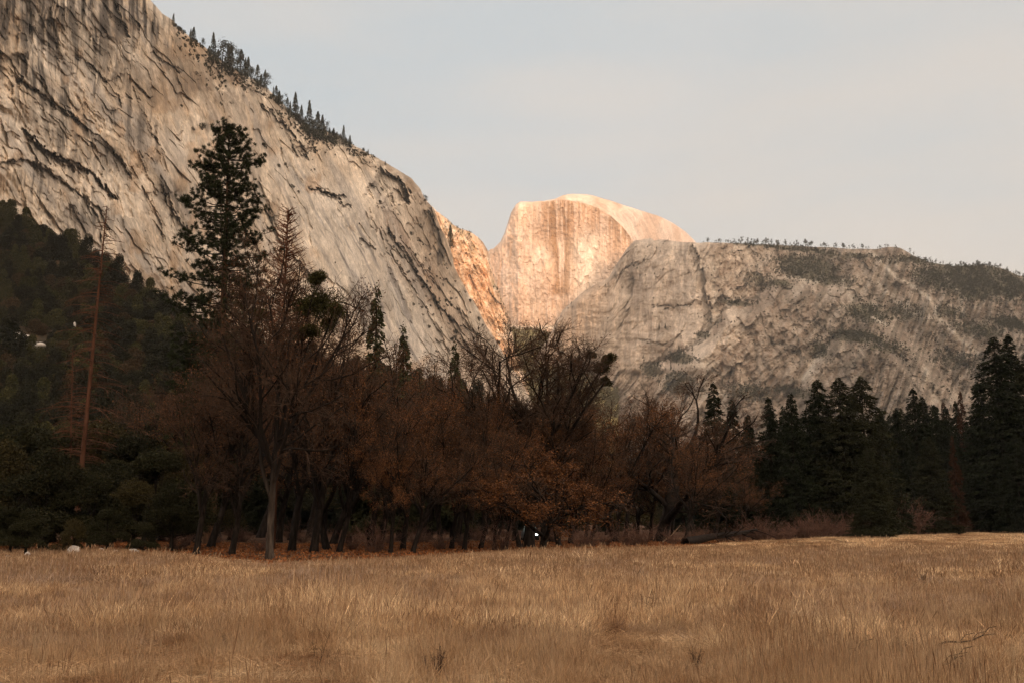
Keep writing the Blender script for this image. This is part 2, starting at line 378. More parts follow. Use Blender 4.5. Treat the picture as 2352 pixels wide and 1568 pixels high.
# ---- sunlit spur behind it
SSKY = [(960, 430), (985, 466), (1002, 484), (1019, 497), (1041, 517), (1059, 527), (1077, 531), (1098, 544), (1109, 556), (1120, 576), (1131, 621), (1141, 657), (1152, 686), (1163, 711), (1170, 743), (1177, 765), (1185, 805), (1199, 841), (1215, 900)]
def spur_surf(PX, PY, SK):
    ns = PX * .93 - PY * .36; ls = PX * .36 + PY * .93
    v = fbm(ns / 5, ls / 60, 51, 4); b = fbm(PX / 22, PY / 22, 52, 4); r = ridged(ns / 16, ls / 40, 53, 4)
    cv, ct, ce = cells(ns / 13, ls / 34, 331); dv, dt, de = cells(ns / 5, ls / 11, 341)
    R = 60 * (fbm(PX / 60, PY / 60, 54, 3) - .5) + 22 * (v - .5) + 26 * (r - .5) + 26 * (cv - .5) + 28 * ct + 8 * (dv - .5) + 9 * dt + 10 * (fbm(PX / 4, PY / 4, 50, 2) - .5)
    c = mixc(arr((.68, .49, .345)), arr((.56, .38, .25)), sstep(.4, .65, v)); c = mixc(c, arr((.75, .62, .50)), sstep(.5, .7, b))
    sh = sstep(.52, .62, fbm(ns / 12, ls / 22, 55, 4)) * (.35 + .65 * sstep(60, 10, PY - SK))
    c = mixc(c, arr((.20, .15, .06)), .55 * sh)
    return R, c
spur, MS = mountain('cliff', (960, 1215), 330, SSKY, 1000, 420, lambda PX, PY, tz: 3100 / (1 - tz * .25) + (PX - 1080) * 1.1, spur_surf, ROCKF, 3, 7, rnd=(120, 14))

# ---- the half dome
DSKY = [(1040, 640), (1090, 610), (1120, 578), (1127, 572), (1134, 571), (1149, 556), (1159, 535), (1167, 510), (1174, 488), (1185, 470), (1195, 463), (1221, 464), (1249, 462), (1275, 457), (1293, 449), (1314, 446), (1340, 446), (1357, 448),
        (1401, 461), (1437, 473), (1473, 484), (1509, 495), (1545, 512), (1573, 531), (1595, 553), (1625, 590), (1680, 660)]
RIM = interp([(1040, 0), (1195, 460), (1249, 463), (1285, 458), (1329, 463), (1372, 477), (1401, 495), (1429, 520), (1455, 553), (1480, 600), (1520, 690), (1560, 800), (1680, 1100)])
def dome_depth(PX, PY, tz):
    rim = RIM(PX); up = np.clip(rim - PY, 0, None)
    y = 5000 + up * 5.0
    y = y + np.clip(1190 - PX, 0, 200) * 2.2
    return y
def dome_surf(PX, PY, SK):
    rim = RIM(PX); face = sstep(-1, 3, PY - rim)
    v = fbm(PX / 5, PY / 130, 61, 5, .6); v2 = fbm(PX / 15, PY / 200, 62, 4); b = fbm(PX / 30, PY / 45, 63, 4)
    cv, ct, ce = cells(PX / 26, PY / 60, 351); dv, dt, de = cells(PX / 9, PY / 26, 361)
    R = face * (9 * (v - .5) + 20 * (v2 - .5) + 8 * (cv - .5) + 10 * ct + 4 * (dv - .5) + 5 * dt) + 60 * (fbm(PX / 90, PY / 90, 64, 3) - .5) + 12 * (fbm(PX / 6, PY / 6, 65, 3) - .5)
    dgn = fbm((PX * .5 + PY) / 7, (PY * .5 - PX) / 70, 67, 4)
    R = R + (1 - face) * 14 * (dgn - .5)
    base = mixc(arr((.52, .385, .30)), arr((.61, .495, .42)), sstep(.35, .65, b + .2 * (cv - .5) + .1 * (dv - .5)))
    base = mixc(base, arr((.46, .34, .25)), .35 * face * sstep(.45, .68, v * .5 + fbm(PX / 12, PY / 30, 60, 4) * .5))
    brown = arr((.29, .165, .08))
    # stains hanging below the rim, with the long dark tongue in the middle
    arc = np.exp(-(np.clip(PY - rim, 0, None) / np.interp(PX, [1190, 1240, 1290, 1400, 1450], [8, 20, 62, 60, 45])) ** 2) * sstep(1215, 1262, PX)
    c = mixc(base, brown, .62 * face * arc * sstep(.30, .55, v * .7 + b * .3))
    ton = np.exp(-((PX - 1290 - 6 * np.sin(PY / 30)) / np.interp(PY, [480, 560, 600, 640, 660, 680], [38, 34, 26, 20, 30, 28])) ** 2) * sstep(686, 668, PY)
    c = mixc(c, brown, .95 * face * np.clip(ton * 1.3, 0, 1) * sstep(.32, .50, v * .6 + v2 * .4))
    rs = sstep(1385, 1410, PX) * sstep(600, 540, PY)
    c = mixc(c, arr((.36, .23, .14)), .6 * face * rs * sstep(.3, .55, v))
    pl = np.exp(-((PX - 1345) / 34) ** 2) * sstep(520, 570, PY) * sstep(730, 650, PY)
    c = mixc(c, arr((.66, .60, .53)), .75 * pl)
    lo = sstep(640, 720, PY) * face; c = mixc(c, arr((.52, .37, .26)), .5 * lo * sstep(.4, .6, v))
    crk = sstep(.86, .97, ridged(PX / 16, PY / 170, 68, 3)); c = mixc(c, brown, .2 * crk * face)
    led = np.exp(-((PY - 752 - 4 * (fbm(PX / 20, PX * 0, 66) - .5)) / 4) ** 2); c = mixc(c, arr((.68, .62, .54)), .8 * led)
    ridge = np.exp(-((PY - rim - 1.5) / 2.2) ** 2) * sstep(1270, 1290, PX) * sstep(1470, 1440, PX); c = mixc(c, arr((.30, .20, .13)), .6 * ridge * sstep(.35, .6, fbm(PX / 9, PY / 9, 69, 3)))
    return R, c
dome, MD = mountain('dome', (1040, 1680), 760, DSKY, 1000, 560, dome_depth, dome_surf, ROCKF, .8, 9, rnd=(60, 6), back=900)

# ---- wooded valley hill below the dome
def hill_surf(PX, PY, SK):
    b = fbm(PX / 12, PY / 5, 71, 4)
    return 60 * (b - .5), mixc(arr((.13, .11, .035)), arr((.22, .17, .06)), sstep(.4, .6, b))
vhill, MH = mountain('hill', (1120, 1420), 160, [(1120, 762), (1177, 757), (1200, 757), (1240, 760), (1264, 768), (1300, 790), (1420, 830)], 1000, 90,
                     lambda PX, PY, tz: 4300 - (PY - 760) * 6, hill_surf, ROCKF, 2, 12, rnd=(20, 6), back=500)

# ---- ridge on the right
RSKY = [(1180, 860), (1235, 815), (1262, 770), (1280, 735), (1293, 712), (1318, 690), (1343, 668), (1375, 650), (1398, 638), (1408, 622), (1419, 604), (1437, 576), (1449, 560), (1458, 553), (1480, 549), (1494, 547), (1505, 552), (1530, 551), (1560, 556), (1599, 558), (1649, 558),
        (1721, 561), (1793, 564), (1865, 567), (1937, 570), (2009, 573), (2040, 568), (2067, 568), (2095, 586), (2139, 604), (2189, 612), (2261, 610), (2297, 616), (2333, 630), (2352, 636), (2500, 690), (2800, 760), (3000, 900)]
def rdep(PX, PY, tz):
    ln = np.interp(PX, [1180, 1450, 1800, 2352, 3000], [1 / 3900, 1 / 3300, 1 / 2700, 1 / 2000, 1 / 1400])
    y = 1 / ln / (1 - np.clip(tz, 0, .5) * np.interp(PX, [1400, 1600, 1900, 2352], [.25, .35, .9, 1.25]))
    ledge = interp([(1180, 760), (1450, 848), (1527, 834), (1584, 794), (1638, 758), (1667, 704), (1735, 686), (1779, 650), (1860, 636), (1960, 660), (2040, 720), (2100, 780), (2200, 900), (3000, 1000)])(PX)
    y = y - 200 * sstep(-10, 50, PY - ledge) * sstep(1480, 1600, PX)
    l2 = interp([(1180, 1000), (1840, 860), (1894, 798), (1930, 766), (1966, 762), (2023, 776), (2056, 794), (2120, 880), (2200, 960), (3000, 1200)])(PX)
    y = y - 120 * sstep(-6, 40, PY - l2) * sstep(1820, 1870, PX)
    return y
VEG = [(1850, 615, 78, 30, 1.0), (1740, 640, 40, 22, .6), (1900, 640, 60, 18, .8), (2150, 640, 60, 30, .8), (2230, 650, 95, 38, 1.1), (2310, 660, 60, 30, .9), (1640, 740, 30, 14, .5), (1990, 720, 60, 26, .8), (2080, 715, 50, 20, .6),
       (1965, 772, 75, 14, 1.0), (1880, 800, 22, 22, .8), (2320, 745, 50, 14, 1.0), (2110, 600, 60, 12, .7), (1560, 822, 40, 16, .9), (1500, 850, 30, 20, .9), (1690, 694, 40, 9, .9), (1790, 655, 30, 10, .8), (2250, 760, 60, 16, .7),
       (2180, 720, 40, 16, .6), (1720, 900, 60, 24, .8), (1820, 900, 60, 16, .7), (1560, 880, 50, 30, .9), (1300, 820, 60, 40, .5), (2040, 800, 50, 16, .6), (1620, 770, 20, 8, .8), (1820, 572, 260, 8, .7), (2240, 620, 110, 12, .9), (2200, 830, 60, 20, .5)]
def veg_mask(PX, PY):
    v = np.zeros(PX.shape)
    for x, y, a, b, s in VEG: v = np.maximum(v, s * np.exp(-(((PX - x) / a) ** 2 + ((PY - y - .12 * (PX - x)) / b) ** 2) ** 1.5))
    return v
PALE = [([(2009, 589), (2056, 632), (2095, 661), (2135, 686), (2153, 733), (2200, 776), (2247, 809)], 5, .85), ([(2020, 650), (2060, 690), (2110, 720), (2150, 740)], 8, .6), ([(1935, 640), (1960, 690), (1948, 700)], 3, .5),
        ([(1876, 820), (1862, 845), (1845, 868)], 7, .9), ([(2120, 850), (2140, 880), (2150, 920)], 9, .6), ([(2170, 640), (2200, 672), (2215, 730)], 5, .5), ([(1780, 642), (1830, 640), (1880, 645)], 4, .6), ([(1600, 880), (1640, 900), (1663, 930)], 22, .7),
        ([(1620, 820), (1610, 850), (1625, 880)], 16, .7), ([(2005, 730), (2035, 742)], 4, .8), ([(1638, 600), (1640, 680), (1640, 735)], 9, .6)]
RCR = [([(1599, 575), (1612, 620), (1622, 680), (1632, 740)], 14, 26, .6), ([(1505, 706), (1545, 708), (1584, 702), (1596, 690)], 3, 10, .8), ([(1779, 645), (1735, 684), (1667, 704), (1650, 740), (1610, 782), (1565, 806), (1490, 850)], 7, 20, .6),
       ([(1740, 690), (1755, 750), (1775, 800)], 8, 12, .4), ([(1680, 850), (1690, 910), (1700, 950)], 8, 12, .5), ([(1820, 700), (1850, 740), (1880, 735)], 4, 8, .5), ([(1450, 640), (1444, 700), (1430, 760)], 10, 18, .4),
       ([(1830, 770), (1838, 820), (1835, 860)], 6, 12, .5), ([(1865, 816), (1894, 794), (1919, 762), (1966, 766), (2023, 780), (2056, 798), (2080, 840)], 6, 16, .6), ([(1420, 640), (1450, 610), (1490, 590)], 5, 12, .4),
       ([(2060, 800), (2100, 870), (2150, 960)], 10, 20, .35), ([(1640, 840), (1660, 870), (1665, 900)], 6, 14, .5), ([(1470, 780), (1520, 790), (1570, 760)], 3, 8, .6)]
def right_surf(PX, PY, SK):
    wx = 16 * (fbm(PX / 60, PY / 60, 83, 3) - .5); X = PX + wx; Y = PY + 16 * (fbm(PX / 60, PY / 60, 84, 3) - .5)
    wall = sstep(1660, 1600, PX) * sstep(.2, 1, sstep(870, 840, PY)); k = np.interp(PX, [1400, 1650, 2000, 2352], [0, .2, .35, .75])
    ns = X - Y * k; ls = Y + X * k
    v = fbm(ns / 7, ls / 70, 85, 4, .6); r = ridged(ns / 24, ls / 30, 86, 5); cr = sstep(.80, .94, ridged(ns / 20, ls / 60, 87, 4)) * sstep(.4, .6, fbm(ns / 40, ls / 40, 97, 3))
    f = fbm(PX / 5, PY / 5, 88, 3)
    w1 = 8 * (fbm(PX / 22, PY / 22, 108, 3) - .5); cv, ct, ce = cells((ns + w1) / 34, (ls + w1) / 60, 301); dv, dt, de = cells((ns + w1) / 12, (ls - w1) / 20, 311); ev, et, ee = cells((ns + w1) / 4.5, (ls) / 7, 321)
    kk = 1 - .75 * wall; R0 = kk * (24 * (cv - .5) + 26 * ct + 10 * (dv - .5) + 12 * dt + 3 * (ev - .5) + 3.5 * et) + wall * (26 * (fbm(PX / 16, PY / 90, 109, 4) - .5) + 16 * (fbm(PX / 50, PY / 16, 110, 3) - .5))
    R = R0 + 110 * (fbm(PX / 150, PY / 130, 89, 3) - .5) + (1 - wall) * (34 * (r - .5) + 14 * (fbm(PX / 12, PY / 10, 90, 3) - .5)) + 10 * (v - .5) + 5 * (f - .5) + 4 * cr
    gx = ridged(ns / 60, ls / 80, 94, 4); R = R + (1 - wall) * 60 * (gx - .5)
    grey = arr((.34, .27, .21)); pale = arr((.56, .46, .37)); brn = arr((.22, .15, .105)); dk = arr((.065, .055, .042))
    big = fbm(PX / 70, PY / 50, 91, 4) + .22 * (cv - .5) + .15 * (dv - .5); c = mixc(grey, pale, sstep(.42, .66, big * .5 + v * .5)); c = mixc(c, brn, .6 * sstep(.45, .65, fbm(ns / 18, ls / 24, 92, 4)))
    c = mixc(c, arr((.52, .435, .36)), .85 * wall * sstep(.25, .45, big)); c = mixc(c, arr((.27, .22, .18)), .65 * wall * sstep(.48, .62, .5 * v + .5 * fbm(PX / 9, PY / 110, 112, 4)))
    c = mixc(c, arr((.42, .34, .27)), .5 * sstep(1500, 1380, PX))
    c = mixc(c, dk, .65 * cr)
    dkz = np.exp(-(((PX - 1450 - .25 * (PY - 620)) / 34) ** 2 + ((PY - 625) / 75) ** 2) ** 1.5); c = mixc(c, arr((.15, .115, .09)), .75 * dkz * sstep(.3, .55, f * .4 + v * .6))
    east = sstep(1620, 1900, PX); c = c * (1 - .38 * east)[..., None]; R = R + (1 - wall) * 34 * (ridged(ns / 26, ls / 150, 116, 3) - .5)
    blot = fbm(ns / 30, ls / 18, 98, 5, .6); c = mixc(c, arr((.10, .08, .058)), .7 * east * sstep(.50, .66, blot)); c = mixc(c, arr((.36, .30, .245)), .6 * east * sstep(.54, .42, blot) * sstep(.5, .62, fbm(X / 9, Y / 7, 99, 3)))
    sh = fbm(PX / 4, PY / 3, 93, 2); dens = sstep(1650, 2050, PX) * .38 + .1 + .9 * veg_mask(X, Y)
    c = mixc(c, arr((.085, .07, .04)), .8 * sstep(.35, .75, veg_mask(X, Y) + .25 * (dv - .5)))
    c = mixc(c, arr((.05, .045, .022)), .85 * sstep(.0, .16, sh - (1.02 - .62 * dens)))
    for pts, wd, s in PALE:
        d, p = linedist(X, Y, pts); c = mixc(c, arr((.50, .44, .37)), s * np.exp(-(d / wd) ** 2) * sstep(.25, .5, v * .5 + f * .5))
    for pts, wd, dep, s in RCR:
        d, p = linedist(X + 10 * (dv - .5), Y + 8 * (ev - .5), pts); rec = np.where(d > 0, np.exp(-(d / wd) ** 2), np.exp(-(d / 1.5) ** 2))
        R = R + dep * rec; c = mixc(c, dk, s * rec)
    return R, np.clip(c, .01, .8)
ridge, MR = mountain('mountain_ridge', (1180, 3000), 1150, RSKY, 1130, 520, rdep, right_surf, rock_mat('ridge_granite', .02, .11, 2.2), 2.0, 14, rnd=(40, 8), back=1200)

# ---- unseen range added behind the viewer, skyline shaped to cast the evening shadows
def H_of(px, py, y):
    x, yy, z = to_world(px, py, y); return float(x + (y - YB) * TA), float(z + (y - YB) * TE)
S = []
for px, py, y in ((1100, 850, 3100), (1230, 850, 3100)): S.append(H_of(px, py, y))
prof = [(-9000, 2100), (-5000, 2350), (-2500, 2150), (-1200, 2250), (-200, 2100)]
def shadow_profile():
    a = H_of(1015, 420, 3100); pts = list(prof)
    s0 = H_of(1010, 600, 3150)[0]; s1 = H_of(1190, 800, 3100)[0]
    pts += [(s0 - 340, 2150), (s0 - 130, 2050), (s0 - 20, H_of(1100, 700, 3100)[1] - 250), (s1, H_of(1190, 880, 3100)[1] - 120)]
    for px, py in ((1135, 1000), (1180, 1000), (1225, 960), (1250, 900), (1262, 752), (1293, 700), (1340, 668), (1362, 648), (1368, 602), (1400, 600), (1440, 592), (1500, 585), (1560, 585)):
        pts.append(H_of(px, py, 5000))
    x = pts[-1][0]
    return pts + [(x + 300, 2350), (x + 1200, 2250), (x + 3500, 2450), (x + 7000, 2000), (12000, 2100)]
sp = sorted(shadow_profile()); sxs = np.array([p[0] for p in sp]); shs = np.array([p[1] for p in sp])
def shadow_range():
    xs = np.unique(np.concatenate([np.linspace(-9000, 12000, 500), np.linspace(400, 2800, 300)])); hs = np.interp(xs, sxs, shs) + 30 * (fbm(xs / 60, xs * 0, 101, 3) - .5)
    prof_v = np.array([0, .12, .3, .5, .7, .88, 1, .85, .5, .2, 0]); yo = np.array([1800, 1500, 1150, 800, 480, 200, 0, -250, -900, -1500, -2000])
    V = []; cols = []
    for a, b in zip(prof_v, yo):
        n = 140 * (fbm(xs / 400, xs * 0 + b / 300, 103, 4) - .5) * (0 < a < 1)
        V.append(np.stack([xs, YB + b + n, hs * a - (40 if a == 0 else 0)], -1)); cols.append(mixc(arr((.12, .11, .07)), arr((.32, .28, .24)), sstep(.4, .6, fbm(xs / 200, xs * 0 + b / 90, 105, 4)) * a))
    V = np.stack(V); n0, n1, _ = V.shape; idx = np.arange(n0 * n1).reshape(n0, n1)
    q = np.stack([idx[:-1, :-1], idx[:-1, 1:], idx[1:, 1:], idx[1:, :-1]], -1).reshape(-1, 4)
    tag(link('shadow_caster_range', make_mesh('shadow_caster_range', V.reshape(-1, 3), q, ROCKF, True, np.stack(cols).reshape(-1, 3))), kind='structure')
shadow_range()
# ------------------------------------------------------------------ ground
EDGE = [(-400, 1262), (0, 1264), (300, 1262), (450, 1278), (600, 1294), (800, 1288), (1000, 1279), (1180, 1268), (1300, 1260), (1573, 1252), (1750, 1240), (2100, 1228), (2352, 1219), (2800, 1215)]
_ex = [(ground_at(px, py)) for px, py in EDGE]
_er = [x / y for x, y in _ex]; _ey = [y for x, y in _ex]
def edge_y(ratio): return np.interp(ratio, _er, _ey)
def gh(x, y):
    x = np.asarray(x, float); y = np.asarray(y, float)
    d = np.exp(-(np.hypot(x, y) / 90) ** 2)
    return d * .22 * (fbm(x / 9, y / 9, 201, 3) - .5)
def ground():
    a = np.concatenate([np.linspace(0, 30, 60), np.geomspace(31, 16000, 110)]); xs = np.concatenate([-a[::-1], a[1:]]); ys = xs.copy()
    X, Y = np.meshgrid(xs, ys); Z = gh(X, Y); n = len(xs); idx = np.arange(n * n).reshape(n, n)
    q = np.stack([idx[:-1, :-1], idx[:-1, 1:], idx[1:, 1:], idx[1:, :-1]], -1).reshape(-1, 4)
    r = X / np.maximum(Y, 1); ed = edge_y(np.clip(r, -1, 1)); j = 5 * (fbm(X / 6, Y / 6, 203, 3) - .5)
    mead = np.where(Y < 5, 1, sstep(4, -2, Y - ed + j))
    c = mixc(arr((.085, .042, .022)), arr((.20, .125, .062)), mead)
    m = mat_noise('meadow_soil', [(.6, .6, .6), (1, 1, 1), (1.3, 1.25, 1.15)], .8, attr=True, detail=6, bump=.04, bscale=9)
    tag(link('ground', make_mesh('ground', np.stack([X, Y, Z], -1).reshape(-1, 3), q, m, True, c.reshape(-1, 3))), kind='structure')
ground()
# ------------------------------------------------------------------ tree building
class Tubes:
    """collects tapering tubes and makes one mesh of them"""
    def __init__(s): s.v = []; s.f3 = []; s.f4 = []; s.n = 0
    def add(s, P, Rr, k):
        P = np.asarray(P, float); n = len(P); Rr = np.asarray(Rr, float)
        T = np.gradient(P, axis=0); T /= np.linalg.norm(T, axis=1, keepdims=True) + 1e-9
        ref = np.array([0, 0, 1.]) if abs(T[0, 2]) < .8 else np.array([1., 0, 0])
        U = np.cross(T, ref); U /= np.linalg.norm(U, axis=1, keepdims=True) + 1e-9; W = np.cross(T, U)
        a = np.arange(k) * 2 * math.pi / k
        ring = P[:, None, :] + Rr[:, None, None] * (np.cos(a)[None, :, None] * U[:, None, :] + np.sin(a)[None, :, None] * W[:, None, :])
        s.v.append(ring.reshape(-1, 3)); idx = s.n + np.arange(n * k).reshape(n, k); r = np.roll(idx, -1, 1)
        s.f4.append(np.stack([idx[:-1], r[:-1], r[1:], idx[1:]], -1).reshape(-1, 4)); s.n += n * k
    def mesh(s, name, mat, smooth=True):
        return make_mesh(name, np.concatenate(s.v), np.concatenate(s.f4), mat, smooth)

def quads(name, P, size, mat, rng, cols=None, aspect=1.0, flat=0.0, D=None, kite=True):
    """a leaf-sized face at each point; D = preferred direction of the long axis"""
    n = len(P); P = np.asarray(P, float); size = np.broadcast_to(np.asarray(size, float), (n,))
    A = rng.normal(size=(n, 3)) if D is None else np.asarray(D) + rng.normal(size=(n, 3)) * .35
    A /= np.linalg.norm(A, axis=1, keepdims=True); B = np.cross(A, rng.normal(size=(n, 3)) + np.array([0, 0, flat])); B /= np.linalg.norm(B, axis=1, keepdims=True) + 1e-9
    A = A * size[:, None]; B = B * size[:, None] * aspect
    if kite: V = np.stack([P - A * .5, P + B * .5 - A * .05, P + A * .5, P - B * .5 - A * .05], 1)
    else: V = np.stack([P - A * .5 - B * .5, P - A * .5 + B * .5, P + A * .5 + B * .5, P + A * .5 - B * .5], 1)
    f = np.arange(n * 4).reshape(n, 4)
    c = None if cols is None else np.repeat(cols, 4, 0)
    return make_mesh(name, V.reshape(-1, 3), f, mat, False, c)

def unit(v): return v / (np.linalg.norm(v) + 1e-9)

def leaf_cols(n, rng, a, b, v=.35):
    t = rng.random(n)[:, None]; return (arr(a) * (1 - t) + arr(b) * t) * (1 + v * (rng.random(n)[:, None] * 2 - 1))

M_BARK = mat_noise('oak_bark', [(.007, .005, .004), (.015, .011, .009), (.034, .026, .021)], 6, world=False, stretch=(1, 1, .25), bump=.03, bscale=14)
M_BARKP = mat_noise('pale_oak_bark', [(.02, .015, .012), (.045, .034, .027), (.10, .08, .065)], 5, world=False, stretch=(1, 1, .2), bump=.03, bscale=14)
M_TWIG = mat_noise('oak_twigs', [(.036, .023, .016), (.082, .051, .035)], 2, world=False)
M_TWIGP = mat_noise('dead_twigs', [(.13, .09, .06), (.26, .20, .14)], 2, world=False)
def lower_pale(m):
    # lichen-pale bark on the lower trunk only, dark limbs above
    nt = m.node_tree; b = nt.nodes['Principled BSDF']; src = b.inputs['Base Color'].links[0].from_socket
    tcn = nd(nt, 'ShaderNodeTexCoord'); sp_ = nd(nt, 'ShaderNodeSeparateXYZ'); nt.links.new(tcn.outputs['Object'], sp_.inputs[0])
    r = nd(nt, 'ShaderNodeMapRange'); r.inputs['From Min'].default_value = 2.2; r.inputs['From Max'].default_value = 5.0; nt.links.new(sp_.outputs['Z'], r.inputs['Value'])
    x = nd(nt, 'ShaderNodeMix', data_type='RGBA'); nt.links.new(r.outputs[0], x.inputs[0]); nt.links.new(src, x.inputs[6]); x.inputs[7].default_value = (.016, .012, .010, 1); nt.links.new(x.outputs[2], b.inputs['Base Color'])
lower_pale(M_BARKP)
def vc_mat(name, vary=.15, rough=.8, spec=.1):
    m, nt, b = new_mat(name); at = nd(nt, 'ShaderNodeAttribute', attribute_name='Col')
    oi = nd(nt, 'ShaderNodeObjectInfo'); mr = nd(nt, 'ShaderNodeMapRange'); mr.inputs['To Min'].default_value = 1 - vary; mr.inputs['To Max'].default_value = 1 + vary
    nt.links.new(oi.outputs['Random'], mr.inputs['Value']); hs = nd(nt, 'ShaderNodeHueSaturation')
    nt.links.new(mr.outputs[0], hs.inputs['Value']); nt.links.new(at.outputs['Color'], hs.inputs['Color']); nt.links.new(hs.outputs[0], b.inputs['Base Color'])
    b.inputs['Roughness'].default_value = rough; b.inputs['Specular IOR Level'].default_value = spec
    return m
M_LEAF = vc_mat('foliage')
RUSSET = ((.095, .038, .015), (.19, .085, .034))
DULL = ((.055, .027, .014), (.115, .054, .026))

def grow_oak(seed, H=15, lean=0.0, spread=1.0, limbs=5, fork=.28, leaves=2500, leafcol=DULL, mist=0, trunk_r=.25, arch=0.0, twigs=1.0, low_leaves=False, wob=.05, hq=.975):
    """skeleton of a bare black oak -> dict of meshes"""
    rng = np.random.default_rng(seed); T = Tubes(); W = Tubes(); tips = []; heavy = []; pts_m = []
    up = np.array([0, 0, 1.])
    def path(p, d, L, n, wob, lift):
        P = [p]; step = L / n
        for i in range(n):
            d = unit(d + rng.normal(size=3) * wob + up * lift); P.append(P[-1] + d * step)
        return np.array(P), d
    def child_dir(d, ang):
        a = rng.random() * 2 * math.pi; r = unit(np.cross(d, rng.normal(size=3))); return unit(d * math.cos(ang) + r * math.sin(ang))
    d0 = unit(np.array([lean, rng.normal() * wob, 1]))
    L0 = H * fork; P0, dd = path(np.array([0, 0, -.3]), d0, L0, 7, wob, .05)
    r0 = np.linspace(trunk_r * 1.15, trunk_r * .8, 8); r0[0] *= 1.5; r0[1] *= 1.12; T.add(P0, r0, 10)
    lv1 = []
    for i in range(limbs):
        a = 2 * math.pi * (i + rng.random() * .6) / limbs; tilt = rng.uniform(.15, .95) * spread
        d = unit(dd * math.cos(tilt) + np.array([math.cos(a), math.sin(a), 0]) * math.sin(tilt))
        st = P0[-1] if i < 3 or limbs < 4 else P0[rng.integers(4, 7)]
        L = H * (1 - fork) * rng.uniform(.8, 1.05) * (1.0 - .12 * tilt); n = 10
        P, _ = path(st, d, L, n, .13, .07 - arch * .12)
        R = np.linspace(trunk_r * rng.uniform(.55, .8), .055, n + 1); T.add(P, R, 7); lv1.append((P, R))
    def sub(P, R, lv):
        n = len(P)
        cnt = {1: 10, 2: 8, 3: 5}[lv]; cnt = max(2, int(cnt * (twigs if lv == 3 else 1)))
        for j in range(cnt):
            t = rng.uniform(.18 if lv == 1 else .12, 1.0); k = min(int(t * (n - 1)), n - 2); fr = t * (n - 1) - k
            p = P[k] * (1 - fr) + P[k + 1] * fr; r = R[k] * (1 - fr) + R[k + 1] * fr; d = unit(P[k + 1] - P[k])
            L = {1: H * .26, 2: H * .115, 3: H * .05}[lv] * rng.uniform(.6, 1.25) * (1.15 - .45 * t)
            dn = child_dir(d, rng.uniform(.45, 1.05)); lift = {1: .07, 2: .03, 3: .0}[lv] - arch * .10
            m = {1: 6, 2: 4, 3: 3}[lv]
            Q, _ = path(p, dn, L, m, .17, lift)
            rr = np.linspace(min(r * .6, {1: .13, 2: .036, 3: .014}[lv]), {1: .035, 2: .012, 3: .0065}[lv], m + 1)
            if lv == 1: T.add(Q, rr, 5); sub(Q, rr, 2)
            elif lv == 2: W.add(Q, rr, 3); tips.append(Q[-1]); sub(Q, rr, 3)
            else: W.add(Q, rr, 3); tips.extend([Q[-1], Q[-2], Q[1]])
    for P, R in lv1: sub(P, R, 1)
    tips = np.array(tips); out = dict(trunk=T.mesh('trunk', M_BARK), crown=W.mesh('crown', M_TWIG, False))
    out['H'] = float(np.quantile(tips[:, 2], hq))
    if leaves:
        wgt = np.ones(len(tips))
        cl = fbm(tips[:, 0] / 1.6 + 40, tips[:, 2] / 1.6 + 13, seed, 2); wgt *= sstep(.35, .65, cl) + .03
        if low_leaves: wgt *= 1 - .8 * sstep(.35 * H, .75 * H, tips[:, 2])
        pk = rng.choice(len(tips), leaves, p=wgt / wgt.sum()); P = tips[pk] + rng.normal(size=(leaves, 3)) * .17
        out['leaves'] = quads('leaves', P, rng.uniform(.08, .15, leaves), M_LEAF, rng, leaf_cols(leaves, rng, *leafcol), .7)
    hi = np.array([P[k] for P, R in lv1 for k in (7, 8, 9, 10)]); hi = hi[hi[:, 2] > np.quantile(hi[:, 2], .45)]; hi = hi[rng.permutation(len(hi))]
    for k in range(mist):
        c = hi[k % len(hi)] + rng.normal(size=3) * .15; r = rng.uniform(.35, .8); n = 1300
        u = rng.normal(size=(n, 3)); u /= np.linalg.norm(u, axis=1, keepdims=True); lobe = .55 + .9 * vnoise(u[:, 0] * 1.6 + 7, u[:, 2] * 1.6 + u[:, 1] + k, seed); rad = r * rng.random(n) ** .5 * lobe; P = c + u * rad[:, None] + rng.normal(size=(n, 3)) * .09
        out.setdefault('mistletoe', []).append(quads('mistletoe', P, rng.uniform(.1, .2, n), M_LEAF, rng, leaf_cols(n, rng, (.030, .034, .010), (.07, .062, .018)), .35, D=u))
    return out

